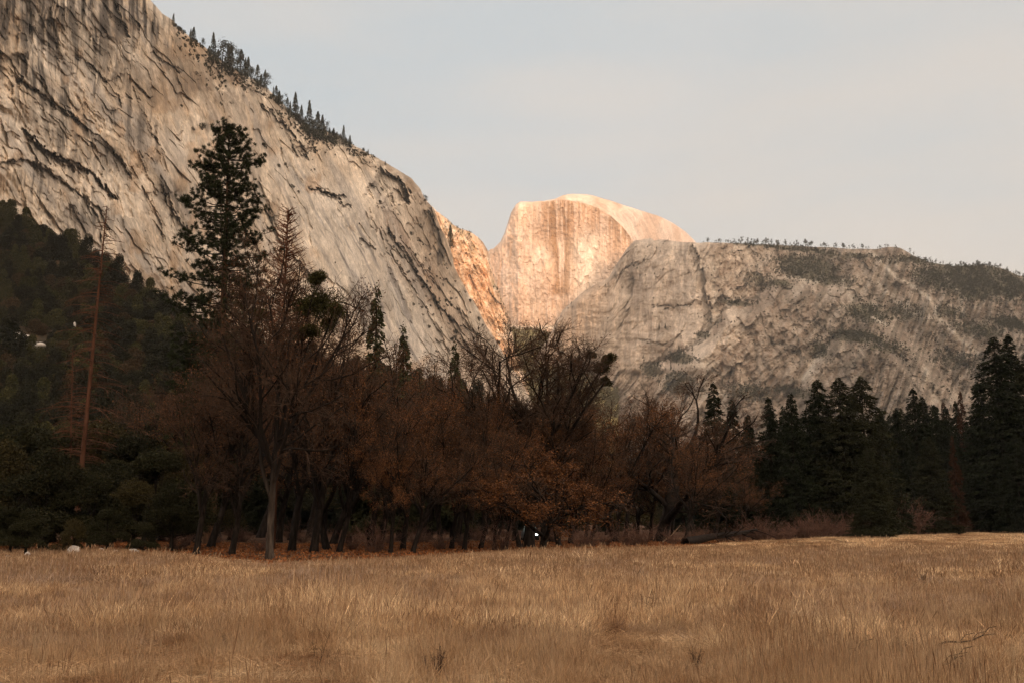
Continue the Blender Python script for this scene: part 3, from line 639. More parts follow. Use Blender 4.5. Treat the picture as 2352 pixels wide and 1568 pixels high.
def grow_pine(seed, H=34, base=.30, width=.15, n_br=120, tuft=.42, col=((.018, .028, .012), (.05, .055, .022)), gap=.25, top_r=.1):
    """open-crowned ponderosa pine"""
    rng = np.random.default_rng(seed); T = Tubes(); W = Tubes(); P_n = []; D_n = []
    tr = np.array([[.15 * math.sin(z / 9), .1 * math.cos(z / 7), z] for z in np.linspace(-.4, H, 26)]); T.add(tr, np.linspace(.50, .04, 26) * (H / 34), 10)
    wh = n_br // 8
    for i in range(n_br):
        z = H * (base + (1 - base) * min(.997, (i // 8 + .38 * rng.random() + .3 * (i % 3 == 0) * rng.random()) / wh)); f = (z / H - base) / (1 - base)
        prof = np.interp(f, [0, .3, .6, .8, .9, .945, .965, 1], [.7, 1.0, .97, .82, .66, .5, .14, .04]) * (.8 + .4 * rng.random() * ((i // 8) % 3 > 0))
        L = H * width * prof * rng.uniform(.55, 1.2); a = i * 2.4 + rng.normal() * .5
        d = np.array([math.cos(a), math.sin(a), np.interp(f, [0, .5, .9, 1], [-.5, -.25, .05, .9])]); d = unit(d)
        n = 6; P = [np.array([tr[0, 0] * 0 + .15 * math.sin(z / 9), .1 * math.cos(z / 7), z])]
        for k in range(n): d = unit(d + np.array([0, 0, .04 + .035 * k]) + rng.normal(size=3) * .10); P.append(P[-1] + d * L / n)
        P = np.array(P); W.add(P, np.linspace(.06, .015, n + 1), 4)
        for j in range(int(2 + L * 3.4)):
            t = rng.uniform(gap, 1) ** .8; k = min(int(t * n), n - 1); q = P[k] + (P[k + 1] - P[k]) * (t * n - k)
            dd = unit(P[k + 1] - P[k] + rng.normal(size=3) * [.75, .75, .4] + np.array([0, 0, .3])); l2 = rng.uniform(.25, .8) * (1.1 - .4 * t) * min(1, .25 + L * .4)
            e = q + dd * l2; W.add(np.array([q, (q + e) / 2, e]), [.02, .015, .01], 3)
            m = 64; u = rng.normal(size=(m, 3)); u /= np.linalg.norm(u, axis=1, keepdims=True); u = u + dd * .9; u /= np.linalg.norm(u, axis=1, keepdims=True)
            P_n.append(e + u * tuft * .5 * min(1, .45 + L * .3) * rng.uniform(.6, 1.1, (m, 1)) - dd * .1); D_n.append(u)
    P_n = np.concatenate(P_n); D_n = np.concatenate(D_n); n = len(P_n); c = leaf_cols(n, rng, *col)
    return dict(trunk=T.mesh('trunk', M_PBARK), branches=W.mesh('branches', M_BARK, False), crown=quads('crown', P_n, rng.uniform(tuft * .5, tuft * .95, n), M_LEAF, rng, c, .10, D=D_n * 3))

M_PBARK = mat_noise('pine_bark', [(.05, .028, .018), (.10, .055, .032), (.16, .085, .05)], 3, world=False, stretch=(1, 1, .35), bump=.04, bscale=9)
M_RBARK = mat_noise('bare_red_wood', [(.06, .026, .015), (.11, .05, .03)], 3, world=False, stretch=(1, 1, .3), bump=.02)

def grow_conifer(seed, H=30, width=.17, n=26000, blade=.34, col=((.010, .015, .007), (.028, .032, .014)), taper=1.0, base=.06, droop=.35, blunt=.0, rough=.25, trunk_r=.34):
    """dense cone of drooping sprays"""
    rng = np.random.default_rng(seed); T = Tubes(); T.add(np.array([[0, 0, z] for z in np.linspace(-.4, H * .97, 12)]), np.linspace(trunk_r, .03, 12), 8)
    nb = int(n / 60); zf = 1 - (1 - rng.random(nb)) ** .55 * 1.0; zf = rng.random(nb) ** 1.35; z = H * (base + (1 - base) * zf)
    a = rng.random(nb) * 2 * math.pi; lob = 1 + rough * (fbm(a * 1.3 + 9, z / 2.6, seed, 3) - .5) * 2
    L = H * width * ((1 - zf) ** taper * (1 - blunt) + blunt * np.sqrt(np.clip(1 - zf ** 2.2, 0, 1))) * lob * rng.uniform(.75, 1.1, nb) + .25
    P = []; D = []
    for i in range(nb):
        m = int(np.clip(60 * L[i] / (H * width * .5), 14, 110)); t = rng.random(m) ** .6; r = L[i] * t
        dz = -droop * r * (1 - .45 * t) + (.5 * (1 - t))
        side = rng.normal(size=m) * .24 * (.3 + r * .35)
        ca, sa = math.cos(a[i]), math.sin(a[i])
        P.append(np.stack([ca * r - sa * side, sa * r + ca * side, z[i] + dz + rng.normal(size=m) * .14], -1))
        D.append(np.stack([np.full(m, ca), np.full(m, sa), np.full(m, -.55)], -1) + rng.normal(size=(m, 3)) * .4)
    P = np.concatenate(P); D = np.concatenate(D); k = len(P); c = leaf_cols(k, rng, *col)
    return dict(trunk=T.mesh('trunk', M_BARK), crown=quads('crown', P, rng.uniform(blade * .6, blade * 1.25, k), M_LEAF, rng, c, .42, D=D * 1.5))

def grow_snag(seed, H=26, lean=.08, n=110, L0=3.0, wood=None, twig=None, droop=.55, fine=7, base=.22, r=.26, top=.12):
    """standing dead conifer: trunk with bare drooping twigs"""
    rng = np.random.default_rng(seed); T = Tubes(); W = Tubes()
    tr = np.array([[lean * z + .004 * z * z * lean * 3, .02 * z, z] for z in np.linspace(-.3, H, 18)]); T.add(tr, np.linspace(r, .03, 18), 8)
    for i in range(n):
        f = base + (1 - base) * (i + rng.random()) / n; zz = f * H; p = np.array([np.interp(zz, tr[:, 2], tr[:, 0]), .02 * zz, zz]); a = rng.random() * 6.28
        L = L0 * np.interp(f, [base, .4, .8, 1], [.8, 1, .62, top]) * rng.uniform(.5, 1.1); d = unit(np.array([math.cos(a), math.sin(a), .25])); P = [p]
        for k in range(6): d = unit(d + np.array([0, 0, -droop * .22]) + rng.normal(size=3) * .07); P.append(P[-1] + d * L / 6)
        P = np.array(P); W.add(P, np.linspace(.035, .012, 7), 3)
        for j in range(fine):
            k = rng.integers(1, 6); dd = unit(P[k + 1] - P[k] + rng.normal(size=3) * .6); l = L * .28 * rng.random(); W.add(np.array([P[k], P[k] + dd * l * .5, P[k] + dd * l + np.array([0, 0, -.12 * l])]), [.014, .01, .007], 3)
    return dict(trunk=T.mesh('trunk', wood or M_RBARK), crown=W.mesh('crown', twig or M_RBARK, False))

PARTS = ('trunk', 'branches', 'crown', 'leaves', 'mistletoe')
def plant(proto, name, x, y, label, cat='tree', group=None, rz=0.0, s=1.0, sz=None, z=None, tilt=(0, 0), mats=None, z_off=0.0):
    """one tree: an Empty at the foot of the trunk with its parts"""
    e = bpy.data.objects.new(name, None); C.objects.link(e)
    e.location = (x, y, (float(gh(x, y)) if z is None else z) + z_off); e.rotation_euler = (tilt[0], tilt[1], rz); e.scale = (s, s, sz or s)
    tag(e, label, cat, group)
    for k in PARTS:
        if k in proto:
            for me in (proto[k] if isinstance(proto[k], list) else [proto[k]]):
                o = link(k, me, e)
                if mats and k in mats: o.material_slots[0].link = 'OBJECT'; o.material_slots[0].material = mats[k]
    return e

def height_for(px, py_top, y):
    return EYE + float(rayxz(px, py_top)[1]) * y
def x_at(px, y, py=1240): return float(rayxz(px, py)[0]) * y
# ------------------------------------------------------------------ the oaks along the meadow
OAK = [grow_oak(1, 15, .02, 1.0, 6, .36, 5200, DULL, 0), grow_oak(2, 15, .22, 1.0, 5, .30, 7500, RUSSET, 0), grow_oak(3, 15, -.10, .95, 6, .32, 10500, RUSSET, 0),
       grow_oak(4, 15, .30, 1.1, 5, .30, 5500, DULL, 0, arch=.4), grow_oak(5, 15, .12, .9, 6, .34, 14000, RUSSET, 0, low_leaves=True), grow_oak(6, 15, -.05, 1.05, 5, .28, 8000, DULL, 0)]
BIG = grow_oak(21, 17, .0, .90, 12, .27, 5200, DULL, 0, trunk_r=.33, twigs=3.0, wob=.015, hq=.90)            # tall oak in the middle
MAIN = grow_oak(22, 16, .0, .75, 9, .36, 6500, DULL, 0, trunk_r=.20, twigs=1.4, wob=.012, hq=.93)          # pale-barked oak in front
RIGHT = grow_oak(23, 14, .16, .95, 6, .22, 3200, DULL, 0, trunk_r=.36, arch=.45)
LEAFY = grow_oak(24, 8.5, .25, 1.15, 6, .26, 13000, ((.085, .034, .013), (.18, .078, .03)), 0, trunk_r=.20, arch=.3)
THIN = grow_oak(25, 9, .15, .8, 4, .34, 1500, DULL, 0, trunk_r=.13)

def oak(proto, px, py, top, H0, label, rz=0.0, dy=0.0, tilt=0.0, mats=None, group='bare oaks along the meadow edge', name='oak_tree', wide=1.0):
    x, y = ground_at(px, py); r = x / y; y += dy; x = r * y
    s = height_for(px, top, y) / proto['H']
    return plant(proto, name, x, y, label, 'oak', group, rz, s * wide, s, tilt=(0, tilt), mats=mats)

eM = oak(MAIN, 619, 1284, 640, 16, 'large bare oak with pale trunk at the meadow edge, mistletoe in its top', 0, mats=dict(trunk=M_BARKP), wide=.85)
eB = oak(BIG, 1213, 1256, 808, 17, 'tallest bare oak in the middle, dark fan-shaped crown rising against the dome', 0, tilt=.075, wide=1.22)
oak(RIGHT, 1516, 1243, 868, 14, 'spreading bare oak beside the fallen log, pale branches arching to the right', .3, wide=1.35)
oak(LEAFY, 1241, 1269, 1040, 8.5, 'low oak dense with rusty orange leaves under the tallest oak', .4, wide=1.35)
def mistletoe(e, spots, dy=0.0):
    for i, (px, py, rp) in enumerate(spots):
        y = e.location.y + dy * (i % 3 - 1); s = e.scale.z; r = rp * y / F; rg = np.random.default_rng(800 + i + int(px)); n = int(2200 + 5500 * r)
        c = np.array([x_at(px, y, py) - e.location.x, y - e.location.y, height_for(px, py, y) - e.location.z]); u = rg.normal(size=(n, 3)); u /= np.linalg.norm(u, axis=1, keepdims=True)
        lobe = .45 + 1.1 * vnoise(u[:, 0] * 2.3 + 7, u[:, 2] * 2.3 + u[:, 1] + i, 9); P = c + u * (r * 1.15 * rg.random(n) ** .75 * lobe)[:, None] * [1, 1, .85] + rg.normal(size=(n, 3)) * .10 * r
        P = P / np.array(e.scale); o = link('mistletoe', quads('mistletoe', P, rg.uniform(.08, .17, n), M_LEAF, rg, leaf_cols(n, rg, (.018, .021, .007), (.055, .048, .015)), .32, D=u), e)
        W = Tubes(); a = c / np.array(e.scale); W.add(np.array([a * [.55, .4, .72], a * [.8, .7, .88], a]), [.07, .05, .02], 5); link('branch', W.mesh('branch', M_BARK), e)
mistletoe(eM, [(728, 640, 16), (735, 700, 36), (700, 705, 24), (770, 712, 18), (755, 745, 20), (690, 770, 15), (715, 760, 20), (600, 720, 12)], .8)
mistletoe(eB, [(1366, 812, 13), (1350, 834, 14), (1322, 804, 10), (1362, 862, 11)], .8)
FRONT = [(450, 1275, 800, 0), (482, 1256, 770, 1), (529, 1274, 830, 3), (670, 1266, 730, 5), (720, 1268, 760, 0), (752, 1263, 850, 2), (778, 1268, 800, 1), (853, 1255, 780, 5), (868, 1264, 790, 3), (897, 1270, 860, 4),
         (925, 1262, 820, 0), (947, 1270, 900, 1), (1015, 1261, 815, 2), (1037, 1260, 850, 5), (1066, 1263, 900, 0), (1103, 1260, 840, 1), (1134, 1265, 880, 4), (1159, 1262, 905, 3), (1195, 1257, 900, 2), (1285, 1253, 900, 2),
         (1310, 1248, 880, 4), (1343, 1249, 890, 3), (1354, 1247, 940, 1), (1415, 1244, 900, 2), (1437, 1243, 880, 5), (1494, 1241, 930, 4), (1573, 1248, 960, 1)]
rng0 = np.random.default_rng(4)
ORD = ['first', 'second', 'third', 'fourth', 'fifth', 'sixth', 'seventh', 'eighth', 'ninth', 'tenth', 'eleventh', 'twelfth', 'thirteenth', 'fourteenth', 'fifteenth', 'sixteenth', 'seventeenth', 'eighteenth', 'nineteenth', 'twentieth',
       'twenty-first', 'twenty-second', 'twenty-third', 'twenty-fourth', 'twenty-fifth', 'twenty-sixth', 'twenty-seventh', 'twenty-eighth', 'twenty-ninth', 'thirtieth']
def oak_label(i, px, k):
    look = ['bare grey-brown oak', 'leaning oak with sparse brown leaves', 'oak speckled with russet leaves', 'strongly leaning bare oak', 'oak with rusty leaves on its lower boughs', 'wide bare oak'][k]
    if px < 619: n = sum(1 for q in FRONT if px < q[0] < 619); return f'{look}, {ORD[n]} trunk left of the pale-trunked oak'
    if px < 1213: n = sum(1 for q in FRONT if 619 < q[0] < px); return f'{look}, {ORD[n]} trunk right of the pale-trunked oak'
    if px < 1516: n = sum(1 for q in FRONT if 1213 < q[0] < px); return f'{look}, {ORD[n]} trunk right of the tallest oak'
    return f'{look}, beside the arching oak, touching the fallen tree'
for i, (px, py, top, k) in enumerate(FRONT):
    top += rng0.uniform(-20, 50) + float(np.interp(px, [600, 800, 950, 1180, 1300], [15, 35, 70, 60, 25]))
    oak(OAK[k], px, py, top, 15, oak_label(i, px, k), rz=[0, .5, -.5, .3, -.2][i % 5] + (math.pi if k == 3 and i % 2 and False else 0), wide=.82 + .1 * (i % 3))

# second and third rows, seen between the front trunks
rng = np.random.default_rng(77); BACK = []
for i in range(30):
    px = 330 + 1380 * (i + .2 + .6 * rng.random()) / 30; y = rng.uniform(92, 150)
    top = np.interp(px, [330, 450, 800, 1000, 1120, 1180, 1420, 1500, 1710], [890, 810, 820, 865, 920, 975, 980, 935, 970]) + rng.uniform(-20, 120)
    BACK.append((px, y, top))
for i, (px, y, top) in enumerate(BACK):
    if abs(px - 1230) < 14: px += 26
    k = [0, 1, 5, 2, 3, 1, 4, 0][i % 8]; s = height_for(px, top, y) / OAK[k]['H']
    plant(OAK[k], 'oak_tree', x_at(px, y), y, 'slender oak deep in the grove, hidden behind the front trunks', 'oak', 'oaks deep in the grove', rng.uniform(-.7, .7), s * 1.05, s)

# ------------------------------------------------------------------ evergreens
PON = grow_pine(31, 36, .16, .122, 344, .38, col=((.014, .022, .010), (.04, .045, .019)))
x, y = x_at(512, 92, 640), 92
s = height_for(525, 285, y) / 36
plant(PON, 'pine_tree', x, y, 'tall green ponderosa pine towering over the oaks against the pale cliff', 'pine', None, .6, s)
SNAG = grow_snag(32, 27, .008, 170, 3.6, twig=mat_noise('red_twigs', [(.07, .03, .018), (.13, .06, .035)], 2, world=False))
y = 88; s = height_for(238, 468, y) / 27; plant(SNAG, 'dead_tree', x_at(195, y, 940), y, 'tall upright dead conifer with red-brown trunk in front of the wooded slope', 'dead tree', None, 0, s, s)
SNAG2 = grow_snag(33, 22, .0, 420, 3.1, droop=-.25, fine=9, twig=mat_noise('rusty_twigs', [(.09, .035, .02), (.17, .07, .04)], 2, world=False), base=.3, r=.17, top=.22)
y = 75; s = height_for(660, 478, y) / 22; plant(SNAG2, 'dead_tree', x_at(658, y, 500), y, 'dead conifer of fine rusty upswept twigs beside the tall pine', 'dead tree', None, 0, s, s)
y = 100; s = height_for(150, 800, y) / 27; plant(SNAG, 'dead_tree', x_at(158, y), y, 'thin dead conifer just left of the tall dead conifer', 'dead tree', None, 1, s, s, tilt=(0, -.06))
SMALL = grow_conifer(34, 14, .13, 9000, .30, ((.025, .030, .012), (.055, .055, .025)), 1.0, .05, .1, rough=.6)
for px, top, y, lb in ((866, 678, 95, 'narrow green conifer poking up between the bare oaks left of the sunlit cliff'), (928, 762, 110, 'small pointed conifer among the oak tops below the grey cliff'), (1045, 800, 120, 'small dark conifer tip above the oaks near the valley gap')):
    s = height_for(px, top, y) / 14; plant(SMALL, 'conifer_tree', x_at(px, y, top), y, lb, 'conifer', None, px, s * .85, s)

GREEN = ((.006, .009, .004), (.018, .021, .008)); OLIVE = ((.012, .014, .006), (.032, .031, .012))
CON = [grow_conifer(41, 30, .14, 34000, .36, GREEN, .85, .05, .30, .30, .4), grow_conifer(42, 30, .12, 30000, .36, GREEN, .95, .05, .35, .15, .55), grow_conifer(43, 30, .15, 36000, .36, OLIVE, .8, .04, .25, .40, .45), grow_conifer(44, 30, .12, 30000, .36, GREEN, 1.0, .05, .35, .15, .6)]
RED = grow_conifer(45, 18, .14, 12000, .3, ((.026, .011, .006), (.055, .023, .011)), .95, .12, .3, .1, .5)
CL = [(1638, 883, 150, 1, 'dark conifer rising behind the arching bare oak'), (1681, 919, 155, 3, 'conifer between the arching oak and the fallen log, tip beside a pale slab'), (1717, 955, 160, 1, 'short conifer at the end of the oak grove behind the fallen log'),
      (1764, 917, 150, 1, 'pointed dark conifer, first of the dark stand right of the oak grove'), (1815, 905, 145, 3, 'slim dark conifer, second of the dark stand right of the oak grove'),
      (1876, 874, 150, 0, 'broad dark conifer, third of the stand, left of the twin tops'), (1926, 872, 148, 2, 'broad dark conifer in the centre of the stand between two blunt tops'), (1977, 870, 142, 2, 'blunt-topped broad conifer at the right of the central stand'),
      (2022, 950, 175, 1, 'low dark conifer behind the blunt-topped conifer'), (2056, 940, 170, 3, 'small pointed conifer in the dip of the treeline'), (2097, 896, 160, 1, 'ragged-tipped conifer standing above the dip of the treeline'), (2118, 914, 158, 3, 'slim conifer close against the ragged-tipped conifer'),
      (2145, 932, 165, 0, 'dark conifer below the rusty-topped trees'), (2172, 938, 168, 1, 'dark conifer between the dip and the tallest dark trees'), (2243, 880, 140, 3, 'ragged conifer just left of the tallest dark trees'),
      (2281, 778, 130, 0, 'tallest dark conifer of the twin pair near the picture edge'), (2314, 776, 133, 1, 'second dark conifer of the tall twin pair near the edge'), (2372, 800, 125, 2, 'huge dark conifer cut off by the right edge of the picture'),
      (1991, 1030, 118, 2, 'shorter olive conifer standing in front of the dark stand'), (2131, 1005, 122, 2, 'olive young conifer with a pointed tip in front of the treeline'), (2060, 1075, 125, 1, 'small dark conifer in front below the dip of the treeline'),
      (1845, 1010, 160, 0, 'dark conifer filling the gap low in the stand'), (1740, 1040, 150, 1, 'low conifer at the left foot of the dark stand'), (2235, 985, 135, 3, 'dark conifer at the foot of the tall twin pair'), (2330, 1000, 120, 0, 'dark conifer low at the right edge beneath the twin pair')]
for i, (px, top, y, k, lb) in enumerate(CL):
    y *= float(np.interp(px, [1950, 2150, 2400], [1, 1.42, 1.6]))
    s = height_for(px, top, y) / 30; wd = 1.65 if top < 1000 else 1.7
    plant(CON[k], 'conifer_tree', x_at(px, y, top), y, lb, 'conifer', 'dark conifers right of the oaks', i * 1.3, s * wd, s)
for px, top, y, lb in ((2186, 1005, 118, 'rusty red dead-needled conifer in front of the dark trees'), (2205, 905, 170, 'conifer with a reddish browned top behind the dark treeline'), (2166, 928, 172, 'smaller browned conifer top beside the reddish one')):
    y *= 1.42; s = height_for(px, top, y) / 18; plant(RED, 'dead_conifer', x_at(px, y, top), y, lb, 'conifer', None, px, s * .8, s)
# a farther rank closes the view under the crowns
for i in range(60):
    px = 1725 + 720 * (i + .5 * rng.random()) / 60; y = rng.uniform(175, 235) * float(np.interp(px, [1950, 2200], [1, 1.25])); top = rng.uniform(925, 1030); s = height_for(px, top, y) / 30
    plant(CON[i % 4], 'conifer_tree', x_at(px, y), y, 'dark conifer in the rear rank hidden behind the front conifers', 'conifer', 'rear rank of dark conifers', i * 2.1, s * 1.3, s)

# live oaks / bushy evergreens on the left
def grow_bushy(seed, H=9, n=24000, col=((.010, .012, .005), (.030, .027, .011)), blade=.20, lobes=16, w=.5):
    rng = np.random.default_rng(seed); T = Tubes(); P = []; N = []
    T.add(np.array([[0, 0, -.3], [.1, 0, H * .25], [.2, .1, H * .5]]), [.3, .24, .15], 7)
    for i in range(lobes):
        a = rng.random() * 6.28; f = rng.random(); z = H * (.18 + .68 * f); r = H * w * (1 - f ** 1.8) * rng.random() ** .5; c = np.array([math.cos(a) * r, math.sin(a) * r, z]); R = H * rng.uniform(.13, .24)
        T.add(np.array([[.1, 0, H * .2], (c + [0, 0, H * .2]) / 2, c]), [.1, .06, .02], 4)
        m = n // lobes; u = rng.normal(size=(m, 3)); u /= np.linalg.norm(u, axis=1, keepdims=True); u[:, 2] = np.abs(u[:, 2]) * 1.0 - .25 * rng.random(m)
        P.append(c + u * R * (1 - .35 * rng.random((m, 1)) ** 2) * np.array([1, 1, .75])); N.append(u)
    P = np.concatenate(P); k = len(P); P += rng.normal(size=(k, 3)) * .12
    return dict(trunk=T.mesh('trunk', M_BARK), crown=quads('crown', P, rng.uniform(blade * .6, blade * 1.3, k), M_LEAF, rng, leaf_cols(k, rng, *col), .6))
BUSH = [grow_bushy(51), grow_bushy(52, w=.42), grow_bushy(53, col=((.020, .018, .007), (.055, .042, .015)))]
LB = [(-30, 60, 1150), (25, 62, 1160), (110, 68, 1150), (245, 62, 1160), (400, 78, 1150), (-20, 66, 1010), (40, 72, 1040), (95, 64, 1020), (150, 75, 1060), (205, 66, 1075), (255, 78, 1050), (305, 70, 1100), (350, 74, 1020), (395, 68, 1105), (430, 85, 1020), (20, 95, 960), (120, 100, 980), (200, 105, 960), (290, 100, 985), (370, 110, 940), (450, 105, 930), (-60, 80, 960),
      (60, 55, 1165), (170, 58, 1190), (330, 58, 1195)]
for i, (px, y, top) in enumerate(LB):
    s = height_for(px, top, y) / 9
    lb = f'dark bushy evergreen oak, {ORD[sum(1 for q in LB if q[0] < px)]} from the left edge, beyond the white boulders'
    plant(BUSH[i % 3], 'evergreen_oak', x_at(px, y), y, lb, 'tree', 'bushy evergreen oaks on the left', i * 1.7, s, s)
# evergreen backdrop of the grove
for i in range(60):
    px = 330 + 1420 * (i + rng.random()) / 60; y = rng.uniform(160, 240); k = i % 5
    top = np.interp(px, [330, 700, 900, 1150, 1200, 1300, 1480, 1560, 1750], [900, 900, 880, 905, 990, 1010, 1030, 1000, 990]) + rng.uniform(0, 90)
    if k < 2: s = height_for(px, top, y) / 30; plant(CON[i % 4], 'conifer_tree', x_at(px, y), y, 'dark conifer closing the view behind the oak grove', 'conifer', 'conifers behind the oak grove', i, s * 1.4, s)
    else: s = height_for(px, top + 40, y) / 9; plant(BUSH[i % 3], 'evergreen_oak', x_at(px, y), y, 'dark evergreen oak closing the view behind the oak grove', 'tree', 'evergreen oaks behind the oak grove', i, s, s)

# ------------------------------------------------------------------ instanced masses (stuff)
def scatter(name, pts, protos, rot, scl, label, pick=None, tilt=None):
    """one object that repeats small meshes on points"""
    n = len(pts); me = bpy.data.meshes.new(name + '_points'); me.vertices.add(n); me.vertices.foreach_set('co', np.asarray(pts, np.float32).ravel())
    a = me.attributes.new('rot', 'FLOAT_VECTOR', 'POINT'); r = np.zeros((n, 3), np.float32); r[:, 2] = rot
    if tilt is not None: r[:, :2] = tilt
    a.data.foreach_set('vector', r.ravel())
    s3 = np.asarray(scl, np.float32); s3 = np.repeat(s3[:, None], 3, 1) if s3.ndim == 1 else s3
    a = me.attributes.new('scl', 'FLOAT_VECTOR', 'POINT'); a.data.foreach_set('vector', s3.ravel())
    a = me.attributes.new('pick', 'INT', 'POINT'); a.data.foreach_set('value', (np.arange(n) % len(protos) if pick is None else pick).astype(np.int32))
    o = link(name, me); tag(o, label, kind='stuff')
    col = bpy.data.collections.new(name + '_source')
    for k, p in enumerate(protos):
        po = bpy.data.objects.new('%s_piece_%02d' % (name, k), p); col.objects.link(po)
    g = bpy.data.node_groups.new(name, 'GeometryNodeTree'); g.interface.new_socket('Geometry', in_out='INPUT', socket_type='NodeSocketGeometry'); g.interface.new_socket('Geometry', in_out='OUTPUT', socket_type='NodeSocketGeometry')
    N = g.nodes; gi = N.new('NodeGroupInput'); go = N.new('NodeGroupOutput'); ip = N.new('GeometryNodeInstanceOnPoints'); ci = N.new('GeometryNodeCollectionInfo')
    ci.inputs['Collection'].default_value = col; ci.inputs['Separate Children'].default_value = True; ci.inputs['Reset Children'].default_value = True
    def att(nm, t): q = N.new('GeometryNodeInputNamedAttribute'); q.data_type = t; q.inputs['Name'].default_value = nm; return q.outputs['Attribute']
    e2r = N.new('FunctionNodeEulerToRotation'); L = g.links
    L.new(gi.outputs[0], ip.inputs['Points']); L.new(ci.outputs[0], ip.inputs['Instance']); ip.inputs['Pick Instance'].default_value = True
    L.new(att('pick', 'INT'), ip.inputs['Instance Index']); L.new(att('rot', 'FLOAT_VECTOR'), e2r.inputs[0]); L.new(e2r.outputs[0], ip.inputs['Rotation']); L.new(att('scl', 'FLOAT_VECTOR'), ip.inputs['Scale'])
    L.new(ip.outputs[0], go.inputs[0]); md = o.modifiers.new('scatter', 'NODES'); md.node_group = g
    return o
# ------------------------------------------------------------------ wooded slope below the cliff
WSKY = [(-300, 400), (-60, 462), (0, 488), (60, 516), (100, 545), (160, 572), (205, 588), (255, 625), (290, 668), (330, 690), (380, 720), (420, 750), (520, 800), (700, 845), (900, 890), (1100, 940), (1240, 990)]
def wood_surf(PX, PY, SK):
    return 14 * (fbm(PX / 40, PY / 40, 301, 3) - .5), mixc(arr((.030, .022, .012)), arr((.07, .045, .022)), sstep(.4, .6, fbm(PX / 15, PY / 15, 302, 3)))
wslope, MW = mountain('hill', (-300, 1240), 260, WSKY, 1226, 150, lambda PX, PY, tz: np.interp(PY, [450, 700, 900, 1226], [600, 470, 330, 190]) + np.clip(PX - 300, 0, 900) * .25, wood_surf, ROCKF, 4, 15, rnd=(10, 8), back=250)
def small_bush(seed, n, H, w, blade, col, lobes=9, conic=0.0):
    rng = np.random.default_rng(seed); P = []
    for i in range(lobes):
        a = rng.random() * 6.28; f = rng.random(); r = H * w * (1 - (conic * f + (1 - conic) * f ** 2)) * rng.random() ** .5; c = np.array([math.cos(a) * r, math.sin(a) * r, H * (.12 + .72 * f)]); R = H * rng.uniform(.16, .28) * (1 - .5 * conic * f)
        m = n // lobes; u = rng.normal(size=(m, 3)); u /= np.linalg.norm(u, axis=1, keepdims=True); P.append(c + u * R * (1 - .3 * rng.random((m, 1)) ** 2))
    P = np.concatenate(P); k = len(P)
    return quads('foliage', P, rng.uniform(blade * .6, blade * 1.3, k), M_LEAF, rng, leaf_cols(k, rng, *col), .65)
SLC = [((.013, .014, .006), (.042, .036, .013)), ((.022, .024, .009), (.070, .060, .019)), ((.030, .020, .010), (.075, .045, .020)), ((.008, .009, .005), (.025, .023, .010))]
SB = [small_bush(60 + i, 4200, 8, .5, .42, SLC[i], 16) for i in range(4)] + [small_bush(66, 4200, 14, .20, .45, SLC[3], 22, 1.0), small_bush(67, 4200, 13, .24, .45, SLC[1], 20, 1.0)]
def pick_on(M, n, weight, rng, pymax=1240):
    W_ = weight * (M['PY'] < pymax); p = W_.ravel() / W_.sum(); k = rng.choice(p.size, n, p=p); return M['V'].reshape(-1, 3)[k], k
rng = np.random.default_rng(88)
dens = (M_ := MW)['Y'] ** -0.4 * ((MW['PX'] > -220) & (MW['PX'] < 1230)) * (1 - np.exp(-(((MW['PX'] - 62) / 46) ** 2 + ((MW['PY'] - 800 - .25 * (MW['PX'] - 62)) / 20) ** 2) ** 2))
pw, _ = pick_on(MW, 3600, dens, rng)
scatter('wooded_slope', pw - [0, 0, 1.0], SB, rng.random(len(pw)) * 6.28, rng.uniform(.65, 1.35, len(pw)) * (1 + .25 * (rng.random(len(pw)) > .95)), 'dense dark evergreen woods covering the slope below the cliff', pick=rng.choice(6, len(pw), p=[.18, .14, .20, .12, .20, .16]))

# ------------------------------------------------------------------ small far trees
def far_conifer(seed, H=20, w=.15, n=1300, col=((.018, .020, .010), (.045, .042, .020)), blade=1.0, base=.08, lump=.5):
    rng = np.random.default_rng(seed); T = Tubes(); T.add(np.array([[0, 0, -1], [0, 0, H * .5], [0, 0, H]]), [.35, .25, .05], 5)
    f = rng.random(n) ** 1.2; z = H * (base + (1 - base) * f); a = rng.random(n) * 6.28
    r = H * w * (1 - f) ** .85 * np.sqrt(rng.random(n)) * (1 - lump * .6 + lump * 1.2 * vnoise(a * 1.2, z / 2.2, seed)) + .15
    P = np.stack([np.cos(a) * r, np.sin(a) * r, z - r * .3], -1)
    return dict(trunk=T.mesh('trunk', M_BARK), crown=quads('crown', P, rng.uniform(blade * .5, blade * 1.3, n), M_LEAF, rng, leaf_cols(n, rng, *col), .5))
def far_pine(seed, H=14, col=((.020, .020, .010), (.05, .042, .022))):
    rng = np.random.default_rng(seed); T = Tubes(); T.add(np.array([[0, 0, -1], [0, 0, H * .95]]), [.3, .08], 5); P = []
    for i in range(9):
        f = rng.uniform(.35, 1); a = rng.random() * 6.28; r = H * .2 * rng.random(); u = rng.normal(size=(70, 3)) * H * .06
        P.append(np.array([math.cos(a) * r, math.sin(a) * r, H * f]) + u)
    P = np.concatenate(P)
    return dict(trunk=T.mesh('trunk', M_BARK), crown=quads('crown', P, rng.uniform(.4, .9, len(P)), M_LEAF, rng, leaf_cols(len(P), rng, *col), .6))
FC = [far_conifer(71, w=.20), far_conifer(72, w=.17, lump=.7), far_conifer(73, w=.26, lump=.9), far_conifer(74, w=.23, col=((.03, .03, .014), (.065, .055, .028)))]
FP = [far_pine(75), far_pine(76), far_pine(77), far_pine(78)]
